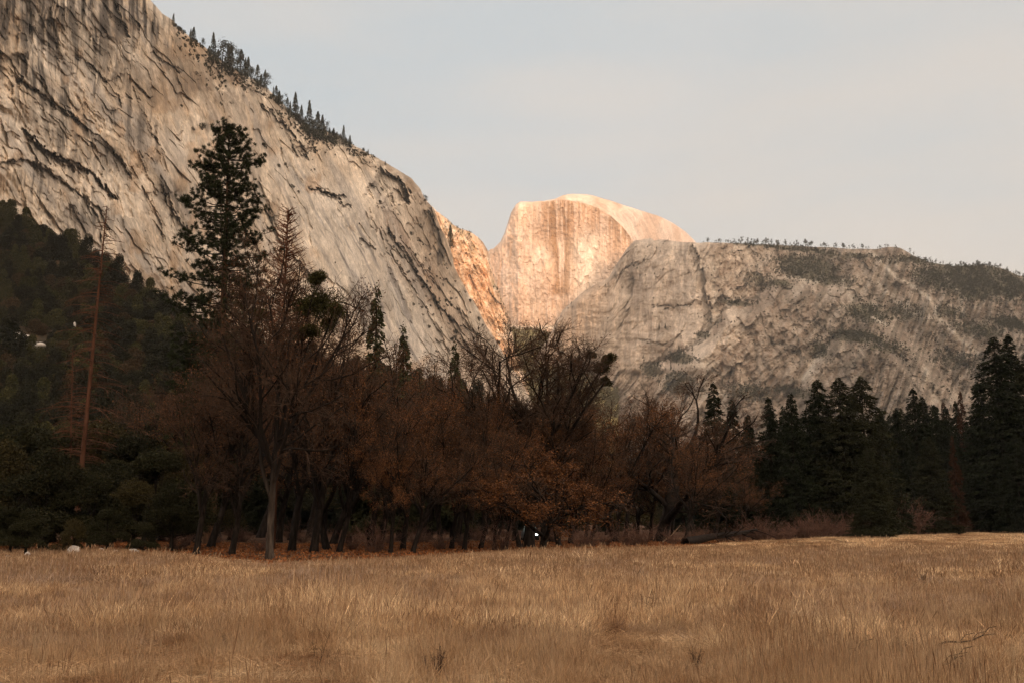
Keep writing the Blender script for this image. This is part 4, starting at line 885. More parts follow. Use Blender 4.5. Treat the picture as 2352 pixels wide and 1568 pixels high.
RIMT = [(397, 26, 34, 3), (436, 54, 36, 1), (442, 58, 36, 0), (464, 68, 44, 1), (479, 98, 34, 2), (490, 72, 74, 0), (499, 84, 66, 2), (508, 83, 82, 2), (522, 77, 84, 0), (530, 100, 66, 1), (516, 110, 52, 3), (544, 101, 64, 1), (551, 112, 60, 2), (560, 101, 74, 0), (568, 124, 58, 0), (578, 133, 56, 1), (590, 144, 52, 2),
        (598, 151, 48, 1), (605, 148, 56, 0), (612, 170, 42, 3), (626, 180, 44, 1), (633, 190, 48, 2), (639, 191, 52, 0), (647, 214, 40, 3), (659, 202, 56, 2), (667, 222, 50, 0), (677, 209, 62, 1), (684, 236, 52, 2), (691, 234, 54, 0), (700, 250, 56, 2), (711, 223, 90, 0), (718, 250, 70, 2), (727, 238, 84, 1), (736, 262, 62, 0),
        (742, 252, 72, 3), (749, 272, 54, 2), (756, 277, 50, 0), (764, 290, 44, 1), (772, 284, 48, 2), (780, 296, 40, 3), (788, 286, 50, 0), (796, 300, 38, 2), (802, 306, 34, 1), (833, 334, 18, 3), (845, 341, 16, 1), (852, 346, 16, 0), (884, 366, 14, 2), (976, 448, 22, 3), (1033, 503, 18, 3)]
near = lambda px: 'near the top' if px < 500 else 'upper part' if px < 610 else 'middle part' if px < 705 else 'lower part' if px < 810 else 'last few'
ZONE = {}
for px, top, h, k in RIMT: ZONE.setdefault(near(px), []).append(px)
for i, (px, top, h, k) in enumerate(RIMT):
    p = on_mountain(ML, px, top + h); y = p[1]; top = top + h * [.0, .22, -.05, .3, .1, -.12, .35][i % 7]; Hh = (float(rayxz(px, top)[1]) * y + EYE) - p[2]; s = max(Hh, 4) / 20 * .86
    z = near(px); n = sorted(ZONE[z]).index(px)
    lb = {'near the top': f'conifer on the steep cliff rim near the top, {ORD[n]} going down', 'upper part': f'conifer in the thick clump on the cliff rim, {ORD[n]} going down', 'middle part': f'conifer on the bare middle of the cliff rim, {ORD[n]} below the thick clump',
          'lower part': f'conifer in the tall lower group on the cliff rim, {ORD[n]} going down', 'last few': f'tiny lone tree on the cliff rim, {ORD[n]} below the lower group'}[z]
    rd = i % 4 == 3; s *= 20 / 14 if rd else 1
    plant(FP[i % 3] if rd else FC[k], 'conifer_tree', p[0], y, lb, 'conifer', 'conifers along the rim of the left cliff', i * 1.9, s * [.8, 1.05, 1.3, .95, 1.15][i % 5], s, z=p[2], tilt=(0, [.0, .05, -.04, .02][i % 4]))
rng = np.random.default_rng(90)
SHR = [(463, 292, 26), (440, 296, 12), (416, 246, 8), (608, 335, 20), (606, 356, 10), (640, 385, 11), (654, 377, 10), (669, 427, 13), (685, 443, 8), (676, 455, 7), (624, 500, 9), (446, 121, 10), (495, 128, 10), (524, 174, 9), (871, 466, 13), (877, 436, 12), (934, 513, 8), (943, 540, 15), (960, 553, 10), (913, 493, 6), (965, 518, 6), (922, 563, 9),
       (985, 585, 8), (976, 594, 8), (933, 625, 9), (936, 644, 8), (985, 617, 6), (1026, 616, 8), (969, 659, 13), (997, 698, 19), (947, 700, 9), (967, 706, 9), (977, 708, 9), (969, 722, 9), (994, 722, 9), (1012, 725, 9), (1033, 686, 9), (1044, 646, 8), (1078, 693, 12), (1066, 671, 8), (1078, 718, 8), (1098, 736, 13), (983, 751, 10), (1044, 761, 17),
       (1062, 776, 12), (1037, 776, 10), (1096, 769, 16), (1086, 781, 12), (1141, 787, 14), (1105, 794, 10), (825, 515, 7), (769, 603, 6), (700, 300, 12), (722, 322, 9), (790, 330, 9), (815, 345, 8), (1000, 560, 6), (1010, 640, 7), (740, 300, 14), (680, 262, 12)]
for i in range(70):
    t = rng.random(); a = (905 + 200 * t, 540 + 290 * t); px = a[0] + rng.normal() * 28; py = a[1] + rng.normal() * 18
    if py > float(interp(LSKY)(px)) + 6: SHR.append((px, py, rng.uniform(4, 10)))
CS = [small_bush(80 + i, 420, 3, .6, .42, ((.022, .020, .010), (.055, .045, .020)), 6) for i in range(3)]
for i, (px, py, d) in enumerate(SHR):
    p = on_mountain(ML, px, py); s = d * p[1] / F / 3 * .95
    o = link('shrub', CS[i % 3], loc=(p[0], p[1] - .6, p[2] - s * 1.0)); o.scale = (s, s, s * rng.uniform(.8, 1.2)); o.rotation_euler.z = i
    tag(o, 'small dark shrub rooted in a crack of the steep left cliff', 'shrub', 'shrubs growing on the steep left cliff')
rimw = (MLm := ML)['PX']; rw = ((rimw > 396) & (rimw < 870)) * np.exp(-(np.abs(ML['PY'] - ML['sky'][None, :] - 8) / np.interp(rimw, [400, 500, 560, 700, 760, 870], [16, 50, 22, 40, 26, 12])) ** 2) * sstep(.35, .6, fbm(rimw / 16, ML['PY'] / 12, 97, 3))
prm, _ = pick_on(ML, 950, rw, rng); RB = [small_bush(101 + i, 300, 5, .55, .7, c, 6) for i, c in enumerate([((.022, .020, .010), (.055, .045, .020)), ((.04, .028, .015), (.085, .06, .03)), ((.016, .018, .008), (.04, .038, .016))])]
scatter('rim_brush', prm - [0, 0, .6], RB, rng.random(len(prm)) * 6.28, rng.uniform(.5, 1.3, len(prm)), 'brush and low scrub among the conifers on the rim of the left cliff')
# trees along the crest of the right ridge
def crest_tree(px, hpx, k, lb, grp, py=None, nm='pine_tree', P=FP, H0=14):
    py = float(np.interp(px, MR['px'], MR['sky'])) + 1.5 if py is None else py
    p = on_mountain(MR, px, py); s = hpx * p[1] / F / H0
    plant(P[k], nm, p[0], p[1], lb, 'tree', grp, px, s, s, z=p[2])
xs = []
for a, b, n in ((1612, 1640, 4), (1650, 1700, 9), (1700, 1800, 22), (1800, 1865, 14), (1870, 1960, 18), (1960, 2060, 14), (2090, 2160, 8), (2165, 2290, 22), (2290, 2350, 8)): xs += list(rng.uniform(a, b, n))
for i, px in enumerate(sorted(xs)):
    crest_tree(px, rng.uniform(7, 17) * (1.15 if 1700 < px < 1880 else .85), i % 4, 'small pine standing on the crest of the right ridge against the sky', 'small pines along the crest of the right ridge')
for px, py, h in ((1560, 826, 34), (1553, 832, 22), (1570, 822, 20), (1590, 806, 14), (1513, 760, 18), (1528, 756, 14), (1620, 780, 13), (1893, 812, 26), (1905, 792, 18), (1872, 822, 16), (1930, 770, 14), (1740, 700, 14), (1712, 706, 12), (1878, 730, 16), (1540, 850, 16), (1506, 858, 18), (1955, 776, 14), (1975, 776, 14), (1990, 778, 12), (2020, 786, 12)):
    crest_tree(px, h, int(px) % 4, 'small conifer on a wooded ledge crossing the right rock wall', 'conifers on the ledges of the right rock wall', py, 'conifer_tree', FC, 20)
# scrub and woods on the right ridge, the spur and the valley hill
TB = [small_bush(90 + i, 150, 8, .45, 1.5, c, 5) for i, c in enumerate([((.022, .021, .010), (.055, .048, .022)), ((.028, .027, .012), (.065, .055, .024))])] + [small_bush(94, 170, 11, .24, 1.5, ((.016, .017, .009), (.04, .036, .018)), 6, 1.0)]
vm = veg_mask(MR['PX'], MR['PY']); ok = (MR['PX'] > 1280) & (MR['PX'] < 2420) & (MR['PY'] < 1010); clump = sstep(.42, .62, fbm(MR['PX'] / 11, MR['PY'] / 7, 95, 3))
wgt = ok * (vm ** 1.3 * (.4 + clump) + .035 * clump * (sstep(1640, 1900, MR['PX']) + .25))
pr, _ = pick_on(MR, 9000, wgt, rng); scatter('ridge_scrub', pr - [0, 0, .8], TB, rng.random(len(pr)) * 6.28, rng.uniform(.45, 1.15, len(pr)), 'dark scrub and small woods in patches over the right ridge')
sw = sstep(.5, .62, fbm(MS['PX'] / 9, MS['PY'] / 14, 96, 3)) * (.15 + sstep(70, 0, MS['PY'] - MS['sky'][None, :])) * (MS['PY'] < 860)
ps, _ = pick_on(MS, 500, sw, rng); scatter('spur_scrub', ps - [0, 0, .8], TB, rng.random(len(ps)) * 6.28, rng.uniform(.4, .9, len(ps)), 'sunlit scrub on the orange cliff behind')
ph, _ = pick_on(MH, 2600, (MH['PY'] < 960) * 1.0, rng); GB = [small_bush(98, 160, 12, .24, 2.2, ((.07, .06, .018), (.15, .12, .035)), 6, 1.0)]
scatter('valley_woods', ph - [0, 0, 1], GB, rng.random(len(ph)) * 6.28, rng.uniform(.9, 1.7, len(ph)), 'sunlit yellow-green woods on the valley hill under the dome')

# ------------------------------------------------------------------ boulders, logs, car
M_GRAN = mat_noise('pale_boulder', [(.30, .27, .24), (.50, .46, .42), (.62, .58, .54)], 3, world=False, bump=.03)
def boulder(seed, sx, sy, sz):
    import bmesh
    bm = bmesh.new(); bmesh.ops.create_icosphere(bm, subdivisions=4, radius=1); rng = np.random.default_rng(seed); cuts = [(unit(rng.normal(size=3)), rng.uniform(.62, .9)) for _ in range(9)]
    for v in bm.verts:
        p = np.array(v.co)
        for nn, dd in cuts:
            e = p @ nn - dd
            if e > 0: p = p - nn * e * .9
        p *= 1 + .10 * (float(fbm(p[0] * 2 + 5, p[1] * 2 + p[2] * 2.3, seed, 3)) - .5)
        v.co = (p[0] * sx, p[1] * sy, p[2] * sz)
    me = bpy.data.meshes.new('boulder'); bm.to_mesh(me); bm.free(); me.materials.append(M_GRAN); return me
for i, (px, py, wpx, hpx, lb) in enumerate(((61, 1280, 14, 11, 'small pale granite boulder, the one nearest the left edge of the meadow'), (169, 1274, 26, 19, 'largest white granite boulder on the dark far edge of the meadow'), (230, 1270, 18, 11, 'low white boulder just right of the largest boulder'),
        (265, 1269, 14, 8, 'small half-buried grey boulder between the low white one and the long one'), (306, 1270, 25, 10, 'long flat pale boulder, rightmost of the boulder row'), (16, 1282, 13, 7, 'flat dull stone at the very left end of the boulder row'))):
    x, y = ground_at(px, py + 5); k = y / F; o = link('boulder', boulder(400 + i, wpx * k * .62, wpx * k * .45, hpx * k * .9), loc=(x, y, float(gh(x, y)) + hpx * k * .35 + .1)); tag(o, lb, 'boulder', 'boulders at the far edge of the meadow')
for i, (px, py, w_, h_) in enumerate(((45, 783, 26, 12), (62, 794, 34, 14), (82, 800, 30, 12), (100, 806, 22, 9), (34, 775, 16, 8), (72, 786, 20, 8), (118, 838, 20, 5), (180, 760, 6, 12), (232, 915, 8, 4), (388, 912, 10, 5))):
    p = on_mountain(MW, px, py); k = p[1] / F; o = link('boulder', boulder(420 + i, w_ * k * .6, w_ * k * .5, h_ * k * .8), loc=(p[0], p[1] - 5, p[2] + 1.2)); 
    tag(o, ['pale boulder in the rockfall patch high on the wooded slope', 'lone pale rock showing through the dark wooded slope'][i > 5], 'boulder', ['boulders of the rockfall patch', 'lone rocks on the wooded slope'][i > 5])

M_CHAR = mat_noise('charred_bark', [(.012, .009, .008), (.03, .022, .018)], 5, world=False, bump=.03)
def log_tree():
    x0, y0 = ground_at(1573, 1250); x1, y1 = x_at(1738, 104, 1213), 104.0; z1 = EYE + float(rayxz(1738, 1213)[1]) * 104
    rng = np.random.default_rng(5); T = Tubes(); W = Tubes(); n = 9; P = []
    for i in range(n):
        t = i / (n - 1); P.append([(x1 - x0) * t, (y1 - y0) * t, .25 + (z1 - .25) * t ** 1.25 + .10 * math.sin(t * 5)])
    P = np.array(P); T.add(P, np.linspace(.42, .12, n), 9)
    for i in range(16):
        k = rng.integers(3, n - 1); q = P[k]; d = unit(np.array([rng.uniform(.2, 1), rng.uniform(-1, .2), rng.uniform(-.5, .35)])); L = rng.uniform(1, 3.4); Q = [q]
        for j in range(5): d = unit(d + rng.normal(size=3) * .28); e = Q[-1] + d * L / 5; e[2] = max(e[2], .05); Q.append(e)
        W.add(np.array(Q), np.linspace(.08, .012, 6), 4)
    e = bpy.data.objects.new('fallen_tree', None); C.objects.link(e); e.location = (x0, y0, float(gh(x0, y0))); tag(e, 'charred black fallen tree propped on its branches at the meadow edge', 'fallen tree')
    link('trunk', T.mesh('trunk', M_CHAR), e); link('branches', W.mesh('branches', M_CHAR), e)
log_tree()
def pole(name, pts, r, mat, lb, cat):
    T = Tubes(); T.add(np.array(pts) - pts[0], np.linspace(r, r * .5, len(pts)), 8); o = link(name, T.mesh(name, mat), loc=pts[0]); tag(o, lb, cat)
M_DRY = mat_noise('weathered_wood', [(.20, .13, .08), (.36, .26, .18)], 4, world=False, stretch=(1, 1, 1))
a = ground_at(1527, 1243); b = ground_at(1600, 1247); pole('fallen_log', [(a[0], a[1], .35), ((a[0] + b[0]) / 2, (a[1] + b[1]) / 2, .25), (b[0], b[1], .15)], .13, M_DRY, 'pale stripped log lying behind the foot of the arching oak', 'log')
a = ground_at(1522, 1246); pole('fallen_branch', [(a[0], a[1], .1), (a[0] + .9, a[1], .75), (a[0] + 1.8, a[1] + .2, 1.7)], .07, M_DRY, 'pale broken branch leaning against the foot of the arching oak', 'branch')

def box_mesh(name, secs, mat, smooth=False):
    """loft of rectangular sections along y: (y, half width, z0, z1, top half width)"""
    V = []; Fq = []
    for y, hw, z0, z1, tw in secs: V += [(-hw, y, z0), (hw, y, z0), (hw * 1.02, y, (z0 + z1) / 2), (tw, y, z1), (-tw, y, z1), (-hw * 1.02, y, (z0 + z1) / 2)]
    n = len(secs)
    for i in range(n - 1):
        for j in range(6): a = i * 6 + j; b = i * 6 + (j + 1) % 6; Fq.append((a, b, b + 6, a + 6))
    caps = [(0, 5, 2, 1), (5, 4, 3, 2), ((n - 1) * 6, (n - 1) * 6 + 1, (n - 1) * 6 + 2, (n - 1) * 6 + 5), ((n - 1) * 6 + 5, (n - 1) * 6 + 2, (n - 1) * 6 + 3, (n - 1) * 6 + 4)]
    return make_mesh(name, V, np.array(Fq + caps), mat, smooth)
def car():
    y = 116; x = x_at(1217, y, 1225); e = bpy.data.objects.new('parked_car', None); C.objects.link(e); e.location = (x, y, 0); e.rotation_euler.z = .06
    tag(e, 'car with a shining headlight half hidden behind the trunks of the grove', 'car')
    paint = mat_plain('car_paint', (.10, .12, .13), .35); glass = mat_plain('car_glass', (.16, .22, .22), .08); rub = mat_plain('rubber', (.02, .02, .02)); chrome = mat_plain('wheel_metal', (.4, .4, .4), .3, metal=1)
    link('body', box_mesh('body', [(-2.2, .78, .35, .70, .70), (-2.1, .86, .28, .82, .76), (-1.1, .9, .25, .98, .80), (.6, .9, .25, 1.0, .80), (2.0, .88, .25, 1.0, .78), (2.2, .8, .35, .85, .7)], paint), e)
    link('cabin', box_mesh('cabin', [(-1.05, .78, .97, 1.0, .76), (-.45, .76, .97, 1.50, .60), (1.0, .76, .97, 1.52, .60), (1.75, .76, .97, 1.02, .74)], glass), e)
    link('roof', box_mesh('roof', [(-.42, .61, 1.503, 1.53, .58), (1.0, .61, 1.523, 1.55, .58)], paint), e)
    link('bumper', box_mesh('bumper', [(-2.28, .8, .30, .50, .78), (-2.2, .84, .28, .52, .82)], rub), e)
    for sx in (-1, 1):
        link('headlight', make_mesh('headlight', *disc(sx * .60, -2.235, .66, .13, .07), mat_plain('headlight_glow', (1, 1, 1), .3, (1, .93, .80), 30)), e)
        for wy in (-1.35, 1.35):
            T = Tubes(); T.add(np.array([[sx * .74, wy, .32], [sx * .92, wy, .32]]), [.32, .32], 16); wv, wf = disc2(sx * .925, wy, .32, .31)
            wo = link('wheel', T.mesh('wheel', rub), e); link('rim', make_mesh('rim', wv, wf, chrome), wo)
def disc(x, y, z, r, d, n=14):
    V = [(x + r * math.cos(k * 6.2832 / n), y, z + r * .75 * math.sin(k * 6.2832 / n)) for k in range(n)] + [(x + r * .6 * math.cos(k * 6.2832 / n), y - d * .5, z + r * .45 * math.sin(k * 6.2832 / n)) for k in range(n)] + [(x, y - d * .6, z)]
    return V, [np.array([(k, (k + 1) % n, n + (k + 1) % n, n + k) for k in range(n)]), np.array([(n + k, n + (k + 1) % n, 2 * n) for k in range(n)])]
def disc2(x, y, z, r, n=16):
    V = [(x, y + r * .65 * math.cos(k * 6.2832 / n), z + r * .65 * math.sin(k * 6.2832 / n)) for k in range(n)] + [(x, y, z)]
    return V, np.array([(k, (k + 1) % n, n) for k in range(n)])
car()

# ------------------------------------------------------------------ brush at the right meadow edge
def grow_brush(seed, H=2.6, n=34):
    rng = np.random.default_rng(seed); W = Tubes(); tips = []
    for i in range(n):
        a = rng.random() * 6.28; d = unit(np.array([math.cos(a) * .6, math.sin(a) * .6, 1])); p = np.array([math.cos(a) * .3 * rng.random(), math.sin(a) * .3 * rng.random(), -.05]); P = [p]; L = H * rng.uniform(.55, 1.1)
        for k in range(6): d = unit(d + rng.normal(size=3) * .16); P.append(P[-1] + d * L / 6)
        P = np.array(P); W.add(P, np.linspace(.022, .008, 7), 3)
        for j in range(9):
            k = rng.integers(1, 6); dd = unit(P[k + 1] - P[k] + rng.normal(size=3) * .6); l = L * .3 * rng.random() + .15; W.add(np.array([P[k], P[k] + dd * l * .6, P[k] + dd * l + rng.normal(size=3) * .05]), [.012, .009, .006], 3); tips.append(P[k] + dd * l)
    tips = np.array(tips); k = 500; pp = tips[rng.integers(len(tips), size=k)] + rng.normal(size=(k, 3)) * .08
    return dict(crown=W.mesh('crown', mat_noise('brush_twigs', [(.075, .04, .03), (.15, .085, .065)], 2, world=False), False), leaves=quads('leaves', pp, rng.uniform(.05, .1, k), M_LEAF, rng, leaf_cols(k, rng, (.10, .05, .03), (.17, .09, .05)), .6))
BR = [grow_brush(131), grow_brush(132, 3.2), grow_brush(133, 2.2)]
bx = [(1735, 1236), (1760, 1238), (1788, 1237), (1812, 1240), (1840, 1236), (1862, 1239), (1885, 1237), (1905, 1241), (1930, 1236), (1952, 1239), (1975, 1236), (1998, 1238), (2020, 1235), (2045, 1236), (2068, 1234), (2090, 1235), (2115, 1233), (2138, 1233), (2160, 1232), (2185, 1231), (2210, 1230), (2238, 1229), (2262, 1228), (2290, 1227)]
bh = {1952: 1.25, 1998: 1.5, 2045: 1.6, 2068: 1.5, 2090: 1.7, 1885: 1.35}
for i, (px, py) in enumerate(bx):
    y = float(edge_y(rayxz(px, 1235)[0])) + rng.uniform(-1, 6); x = x_at(px, y, py); s = .95 * bh.get(px, rng.uniform(.75, 1.15)) * y / 110
    plant(BR[i % 3], 'willow_bush', x, y, f'leafless reddish bush at the foot of the dark conifers, {ORD[i]} from the fallen tree', 'bush', 'leafless bushes below the dark conifers', i * 1.1, s * 1.25, s)
# understorey twigs inside the grove
for i in range(44):
    px = 330 + 1400 * (i + rng.random()) / 44; y = rng.uniform(62, 130); ey = float(edge_y(rayxz(px, 1240)[0]))
    if abs(px - 1230) < 14: px += 30
    y = max(y, ey + 4); s = rng.uniform(.5, .9)
    plant(BR[i % 3], 'undergrowth_bush', x_at(px, y), y, 'thin leafless bush between the dark trunks of the oak grove', 'bush', 'thin bushes inside the oak grove', i * 1.1, s * 1.2, s)
# ------------------------------------------------------------------ meadow
def tuft(seed, n, h, R, wd, lean, curl=.5, wild=.3, col=None, heads=0):
    lean *= .5; wild *= 1.9; wd *= .8; h *= .78
    """a clump of bent dry blades, leaning mostly down-wind (+x)"""
    rng = np.random.default_rng(seed); a = rng.random(n) * 6.28; r = R * np.sqrt(rng.random(n)); b = np.stack([np.cos(a) * r, np.sin(a) * r, np.zeros(n)], -1)
    L = h * rng.uniform(.45, 1.15, n); out = np.stack([np.cos(a), np.sin(a), 0 * a], -1) * (r / R)[:, None] * .25
    d = out + rng.normal(size=(n, 3)) * wild * [1, 1, .2] + [lean * .45, 0, 1]; d /= np.linalg.norm(d, axis=1, keepdims=True); bend = out * 1.2 + rng.normal(size=(n, 3)) * .3 * [1, 1, 0] + [lean, 0, -.25]
    T = [0, .4, .75, 1.0]; W = [1, .85, .55, .08]; P = [b + d * (L * t)[:, None] + bend * (curl * L * t * t)[:, None] for t in T]
    s = np.cross(d, rng.normal(size=(n, 3))); s /= np.linalg.norm(s, axis=1, keepdims=True); V = []
    for p, w_ in zip(P, W): V += [p - s * wd * w_ / 2, p + s * wd * w_ / 2]
    V = np.stack(V, 1).reshape(-1, 3); k = np.arange(n)[:, None] * 8
    f = np.concatenate([k + np.array([[2 * i, 2 * i + 1, 2 * i + 3, 2 * i + 2]]) for i in range(3)], 0)
    c = np.repeat(leaf_cols(n, rng, *col, .45), 8, 0)
    if heads:      # thin stalks that carry feathery seed heads
        m = heads; a = rng.random(m) * 6.28; r = R * rng.random(m); P0 = np.stack([np.cos(a) * r, np.sin(a) * r, 0 * a], -1); dd = rng.normal(size=(m, 3)) * .16 * [1, 1, 0] + [lean * .4, 0, 1]; LL = h * rng.uniform(1.0, 1.5, m)
        sd = np.cross(dd, rng.normal(size=(m, 3))); sd /= np.linalg.norm(sd, axis=1, keepdims=True); W2 = [wd * .45, wd * .4, wd * 1.7, wd * .2]; V2 = []
        for t, w_ in zip([0, .72, .88, 1.0], W2): p = P0 + dd * (LL * t)[:, None]; V2 += [p - sd * w_ / 2, p + sd * w_ / 2]
        V2 = np.stack(V2, 1).reshape(-1, 3); k2 = len(V) + np.arange(m)[:, None] * 8; V = np.concatenate([V, V2])
        f = np.concatenate([f] + [k2 + np.array([[2 * i, 2 * i + 1, 2 * i + 3, 2 * i + 2]]) for i in range(3)]); c = np.concatenate([c, np.repeat(leaf_cols(m, rng, (.20, .12, .07), (.38, .27, .17), .3), 8, 0)])
    return make_mesh('grass_clump', V, f, M_GRASS, False, c)
M_GRASS = mat_noise('dry_grass', [(.55, .42, .34), (.98, .88, .78), (1.2, 1.18, 1.14), (1.3, 1.32, 1.32)], .9, pos=[.30, .42, .52, .68], attr=True, rough=.75, spec=.2, detail=5)
BL = ((.43, .30, .18), (.76, .58, .38)); TN = ((.34, .215, .12), (.60, .42, .26)); PB = ((.21, .145, .11), (.38, .28, .21)); RU = ((.22, .115, .055), (.42, .24, .12))
BR_ = ((.17, .10, .055), (.36, .225, .13))
_bl, _tn, _ru, _br = BL, TN, RU, BR_; dk_ = lambda c: tuple(tuple(v * .80 for v in q) for q in c); BL, TN, RU, BR_ = dk_(BL), dk_(TN), dk_(RU), dk_(BR_)
G_N = [tuft(501, 110, .20, .22, .005, .8, 1.0, 1.1, TN), tuft(502, 110, .17, .24, .005, .4, 1.1, 1.5, RU), tuft(503, 90, .28, .14, .0045, .5, .6, .4, BL, 4), tuft(504, 110, .16, .28, .005, .6, 1.2, 1.7, BL), tuft(505, 60, .36, .10, .005, .3, .5, .3, TN, 6), tuft(506, 110, .17, .26, .005, .2, 1.2, 1.5, BR_)]
BL, TN, RU, BR_ = _bl, _tn, _ru, _br
G_M = [tuft(511, 110, .46, .24, .008, .38, .5, .25, BL, 5), tuft(512, 110, .38, .26, .008, .30, .6, .3, TN, 3), tuft(513, 100, .30, .24, .008, .3, .7, .45, BR_, 3), tuft(514, 90, .34, .22, .008, .2, .5, .35, PB, 8), tuft(515, 100, .22, .26, .008, .2, 1.0, .8, RU)]
G_F = [tuft(521, 130, .44, .50, .016, .35, .5, .3, BL, 8), tuft(522, 130, .36, .55, .016, .30, .6, .4, TN, 6), tuft(523, 110, .40, .5, .015, .2, .4, .35, PB, 10), tuft(524, 110, .28, .5, .016, .2, .8, .6, BR_)]
G_FF = [tuft(531, 170, .42, 1.2, .030, .3, .5, .35, BL, 10), tuft(532, 170, .36, 1.2, .030, .3, .6, .4, TN, 8), tuft(533, 150, .34, 1.2, .03, .3, .6, .5, BR_)]
rng = np.random.default_rng(600)
def wedge(n, y0, y1, pad=.06):
    y = np.sqrt(rng.uniform(y0 * y0, y1 * y1, n)); r = rng.uniform(-.53 - pad, .53 + pad, n); return r * y, y
def tone(x, y):
    """0 blond .. 1 dull: patches of the meadow and a duller left side"""
    t = sstep(.42, .56, fbm(x / 2.2 + 31, y / 5, 611, 4)); r = x / y; near = sstep(17, 11, y)
    band = np.exp(-((y - 33) / 6) ** 2) * sstep(.05, -.15, r); return np.clip(t * .85 + .12 + .40 * near + band * 1.3 * sstep(.3, .5, fbm(x / 6, y / 6, 612, 3)) + .5 * sstep(-.30, -.5, r) * (y > 16), 0, 1)  # left side duller, partly lens falloff put into the grass colour
def meadow_layer(name, n, y0, y1, protos, base_s, lb, dull, feather=1.5, hf=None):
    x, y = wedge(n, y0, y1); ed = edge_y(x / y); keep = y < ed + rng.normal(size=n) * feather; x, y = x[keep], y[keep]; m = len(x)
    t = tone(x, y); bare = fbm(x / 1.1, y / 1.1, 613, 3); hs = .45 + 1.1 * fbm(x / 1.8, y / 1.8, 614, 3) + .5 * (rng.random(n)[keep] > .96)
    k = rng.random(m) < (.55 + .9 * sstep(.35, .55, bare)); x, y, t, hs = x[k], y[k], t[k], hs[k]; m = len(x)
    pick = np.where(rng.random(m) < t, dull[0] + (rng.random(m) * dull[1]).astype(int), (rng.random(m) * dull[0]).astype(int))
    s = base_s * hs * rng.uniform(.7, 1.25, m); h = np.ones(m) if hf is None else hf(x, y); h = h * (.28 + .72 * sstep(0, np.where(x / y < -.2, 16., np.where(x / y < .25, 12., 3.)), edge_y(x / y) - y))
    sc = np.stack([s, s, s * h], -1); rot = rng.normal(size=m) * 1.3
    scatter(name, np.stack([x, y, gh(x, y) - .01], -1), protos, rot, sc, lb, pick)
meadow_layer('grass', 19000, 6.5, 19, G_N, 1.0, 'short matted tawny grass in the near meadow', (3, 3), hf=lambda x, y: .75 + .7 * sstep(.45, .65, fbm(x / 2, y / 2, 615, 3)))
meadow_layer('grass', 13000, 15.5, 30, G_M, 1.05, 'tall pale dry grass across the middle of the meadow', (2, 3), hf=lambda x, y: sstep(13.5, 19, y + 3 * (fbm(x / 2.5, y / 2.5, 616, 3) - .5)) * .8 + .25)
meadow_layer('grass', 20000, 29, 66, G_F, 1.0, 'dry grass of the far meadow', (2, 2))
meadow_layer('grass', 14000, 62, 260, G_FF, .85, 'pale dry grass of the meadow running up to the treeline', (2, 1), 3)
THATCH = [tuft(551, 90, .34, .30, .006, 1.2, 1.0, 3.2, ((.32, .22, .125), (.54, .39, .25))), tuft(552, 90, .30, .30, .006, -.4, 1.0, 3.4, ((.16, .085, .045), (.30, .17, .09))), tuft(553, 80, .34, .28, .006, .8, .8, 3.0, ((.22, .14, .08), (.38, .26, .155)))]
x, y = wedge(11000, 7, 24); pt = fbm(x / 1.3, y / 1.6, 618, 3); k = (pt > .47); x, y, pt = x[k], y[k], pt[k]
scatter('flattened_grass', np.stack([x, y, gh(x, y) + .04], -1), THATCH, rng.random(len(x)) * 6.28, rng.uniform(.7, 1.3, len(x)), 'flattened matted thatch in the near meadow', pick=np.where(fbm(x / .9, y / 1.1, 619, 2) > .5, 0, np.where(rng.random(len(x)) > .5, 1, 2)))
# sparse forest grass and fallen leaves under the oaks
x, y = wedge(16000, 36, 130); ed = edge_y(x / y); k = (y > ed - 3) & (y < ed + 60) & (x / y < .28); x, y = x[k], y[k]
scatter('grass', np.stack([x, y, gh(x, y) - .02], -1), [tuft(541, 40, .22, .45, .014, .1, .8, .7, RU), tuft(542, 40, .18, .5, .014, .1, .8, .8, ((.06, .045, .022), (.11, .08, .04)))], rng.random(len(x)) * 6, rng.uniform(.5, 1.1, len(x)), 'thin short grass under the oaks')
n = 60000; x, y = wedge(n, 36, 110); ed = edge_y(x / y); k = (y > ed - 5 * rng.random(n)) & (y < ed + 45) & (x / y < .27); x, y = x[k], y[k]; n = len(x)
lv = quads('fallen_leaves', np.stack([x, y, gh(x, y) + rng.uniform(.01, .09, n)], -1), rng.uniform(.10, .2, n), M_LEAF, rng, leaf_cols(n, rng, (.16, .052, .018), (.30, .12, .045)), .7, 0)
tag(link('fallen_leaves', lv), 'rusty fallen oak leaves covering the ground under the trees', kind='stuff')

# individual dry weeds standing above the near grass
def weed(seed, H=1.0, n=5, col=(.05, .03, .02)):
    rng = np.random.default_rng(seed); W = Tubes()
    for i in range(n):
        a = rng.random() * 6.28; d = unit(np.array([math.cos(a) * .22, math.sin(a) * .22, 1])); P = [np.array([0, 0, -.02])]; L = H * rng.uniform(.6, 1.05)
        for k in range(7): d = unit(d + rng.normal(size=3) * .06); P.append(P[-1] + d * L / 7)
        P = np.array(P); W.add(P, np.linspace(.006, .003, 8), 4)
        for j in range(9):
            k = rng.integers(3, 7); dd = unit(P[k + 1] - P[k] + rng.normal(size=3) * .4); l = L * .16 * rng.random() + .03; W.add(np.array([P[k], P[k] + dd * l * .5, P[k] + dd * l]), [.003, .0025, .005], 3)
    return W.mesh('dry_weed', mat_plain('weed_stem', col))
WD = [weed(701, 1.1, 4), weed(702, .8, 7, (.07, .045, .035)), weed(703, 1.3, 3, (.06, .04, .025)), weed(704, .6, 12, (.06, .035, .025)), weed(705, 1.0, 5, (.40, .29, .18))]
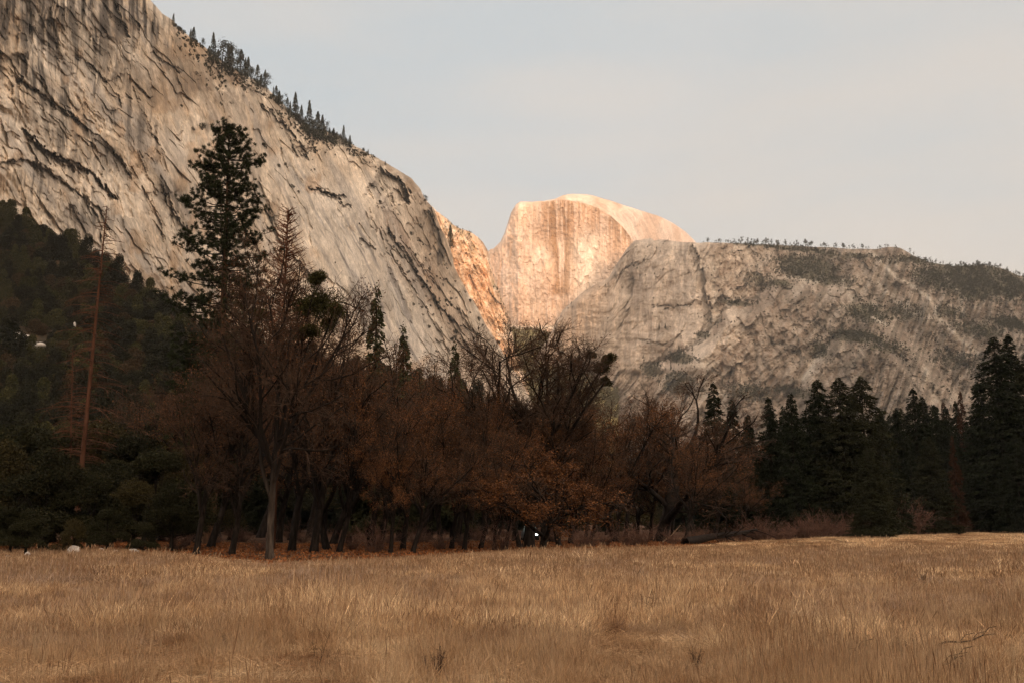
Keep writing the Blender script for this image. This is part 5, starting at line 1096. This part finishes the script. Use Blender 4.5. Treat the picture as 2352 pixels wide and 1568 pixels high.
WL = [(728, 1552, 1450, 0, 'dark thin-stalked weed rising from the near grass left of centre'), (755, 1560, 1470, 0, 'second dark thin-stalked weed just right of the first'), (985, 1566, 1492, 1, 'grey-brown bunch of weeds at the bottom edge near the centre'), (1010, 1566, 1478, 3, 'low dark bunch of weeds beside the grey-brown bunch at the bottom edge'),
      (1205, 1452, 1372, 2, 'dark slender weed standing alone in the middle of the pale grass'), (1120, 1440, 1330, 4, 'pale tall grass stalk standing in the centre of the meadow'), (1480, 1430, 1350, 1, 'brown weed clump in the tall grass right of centre'), (2072, 1524, 1440, 0, 'dark weed stalk in the right part of the near grass'),
      (2200, 1560, 1505, 3, 'dark low weed clump near the bottom right'), (1680, 1480, 1405, 2, 'slender dark weed beside the reddish patch'), (1780, 1450, 1380, 1, 'brown weed clump in the right part of the meadow'), (78, 1530, 1410, 4, 'tall pale stalks at the left edge of the near grass'),
      (575, 1445, 1370, 4, 'pale tall blades leaning in the left part of the meadow'), (2330, 1568, 1440, 4, 'pale stalk in the bottom right corner'), (1345, 1500, 1430, 0, 'thin dark weed in the near grass below the tallest oak'), (520, 1500, 1445, 1, 'brown weed clump in the left part of the near grass'),
      (1075, 1560, 1500, 4, 'pale stalk at the bottom edge right of centre'), (2120, 1350, 1302, 3, 'dark weed clump far out in the right meadow'), (640, 1400, 1350, 1, 'brown weed below the pale-trunked oak'), (1600, 1545, 1480, 3, 'dark low weed clump at the lower right of centre')]
Hs = [1.1, .8, 1.3, .6, 1.0]
for i, (px, py, top, k, lb) in enumerate(WL):
    x, y = ground_at(px, py); s = (float(rayxz(px, top)[1]) * y + EYE) / Hs[k]; o = link('dry_weed', WD[k], loc=(x, y, float(gh(x, y)))); o.scale = (s, s, s); o.rotation_euler.z = i; tag(o, lb, 'weed')
# broken dark branches in the near grass
for i, (a, b, lb) in enumerate((((2130, 1552), (2185, 1536), 'black broken branch lying in the near grass at the bottom right'), ((2150, 1500), (2230, 1478), 'dark thin branch lying in the grass above the black branch'), ((1905, 1538), (1940, 1512), 'small dark stick in the near grass left of the black branch'))):
    p, q = ground_at(*a), ground_at(*b); T = Tubes(); n = 6
    P = np.array([[(q[0] - p[0]) * t, (q[1] - p[1]) * .3 * t, 0.10 + .12 * t + .03 * math.sin(9 * t)] for t in np.linspace(0, 1, n)]); T.add(P, np.linspace(.018, .006, n), 6)
    for j in range(3): T.add(np.array([P[2 + j], P[2 + j] + [.12, .05, .10], P[2 + j] + [.26, .05, .13]]), [.007, .005, .004], 4)
    o = link('fallen_branch', T.mesh('fallen_branch', M_CHAR), loc=(p[0], p[1], float(gh(*p)))); tag(o, lb, 'branch')
# ------------------------------------------------------------------ haze
def haze():
    x0, x1, y0, y1, z0, z1 = -11500, 14500, -9500, 9500, -80, 2700
    v = [(x, y, z) for x in (x0, x1) for y in (y0, y1) for z in (z0, z1)]
    f = [(0, 1, 3, 2), (4, 6, 7, 5), (0, 4, 5, 1), (2, 3, 7, 6), (0, 2, 6, 4), (1, 5, 7, 3)]
    m = bpy.data.materials.new('haze'); m.use_nodes = True; nt = m.node_tree
    nt.nodes.remove(nt.nodes['Principled BSDF'])
    pv = nd(nt, 'ShaderNodeVolumePrincipled'); pv.inputs['Color'].default_value = (.95, .92, .88, 1); pv.inputs['Density'].default_value = HAZE; pv.inputs['Anisotropy'].default_value = 0
    nt.links.new(pv.outputs[0], nt.nodes['Material Output'].inputs['Volume'])
    tag(link('haze', make_mesh('haze', v, np.array(f), m)), kind='stuff', label='thin evening haze filling the valley air')
HAZE = 5e-5
haze()
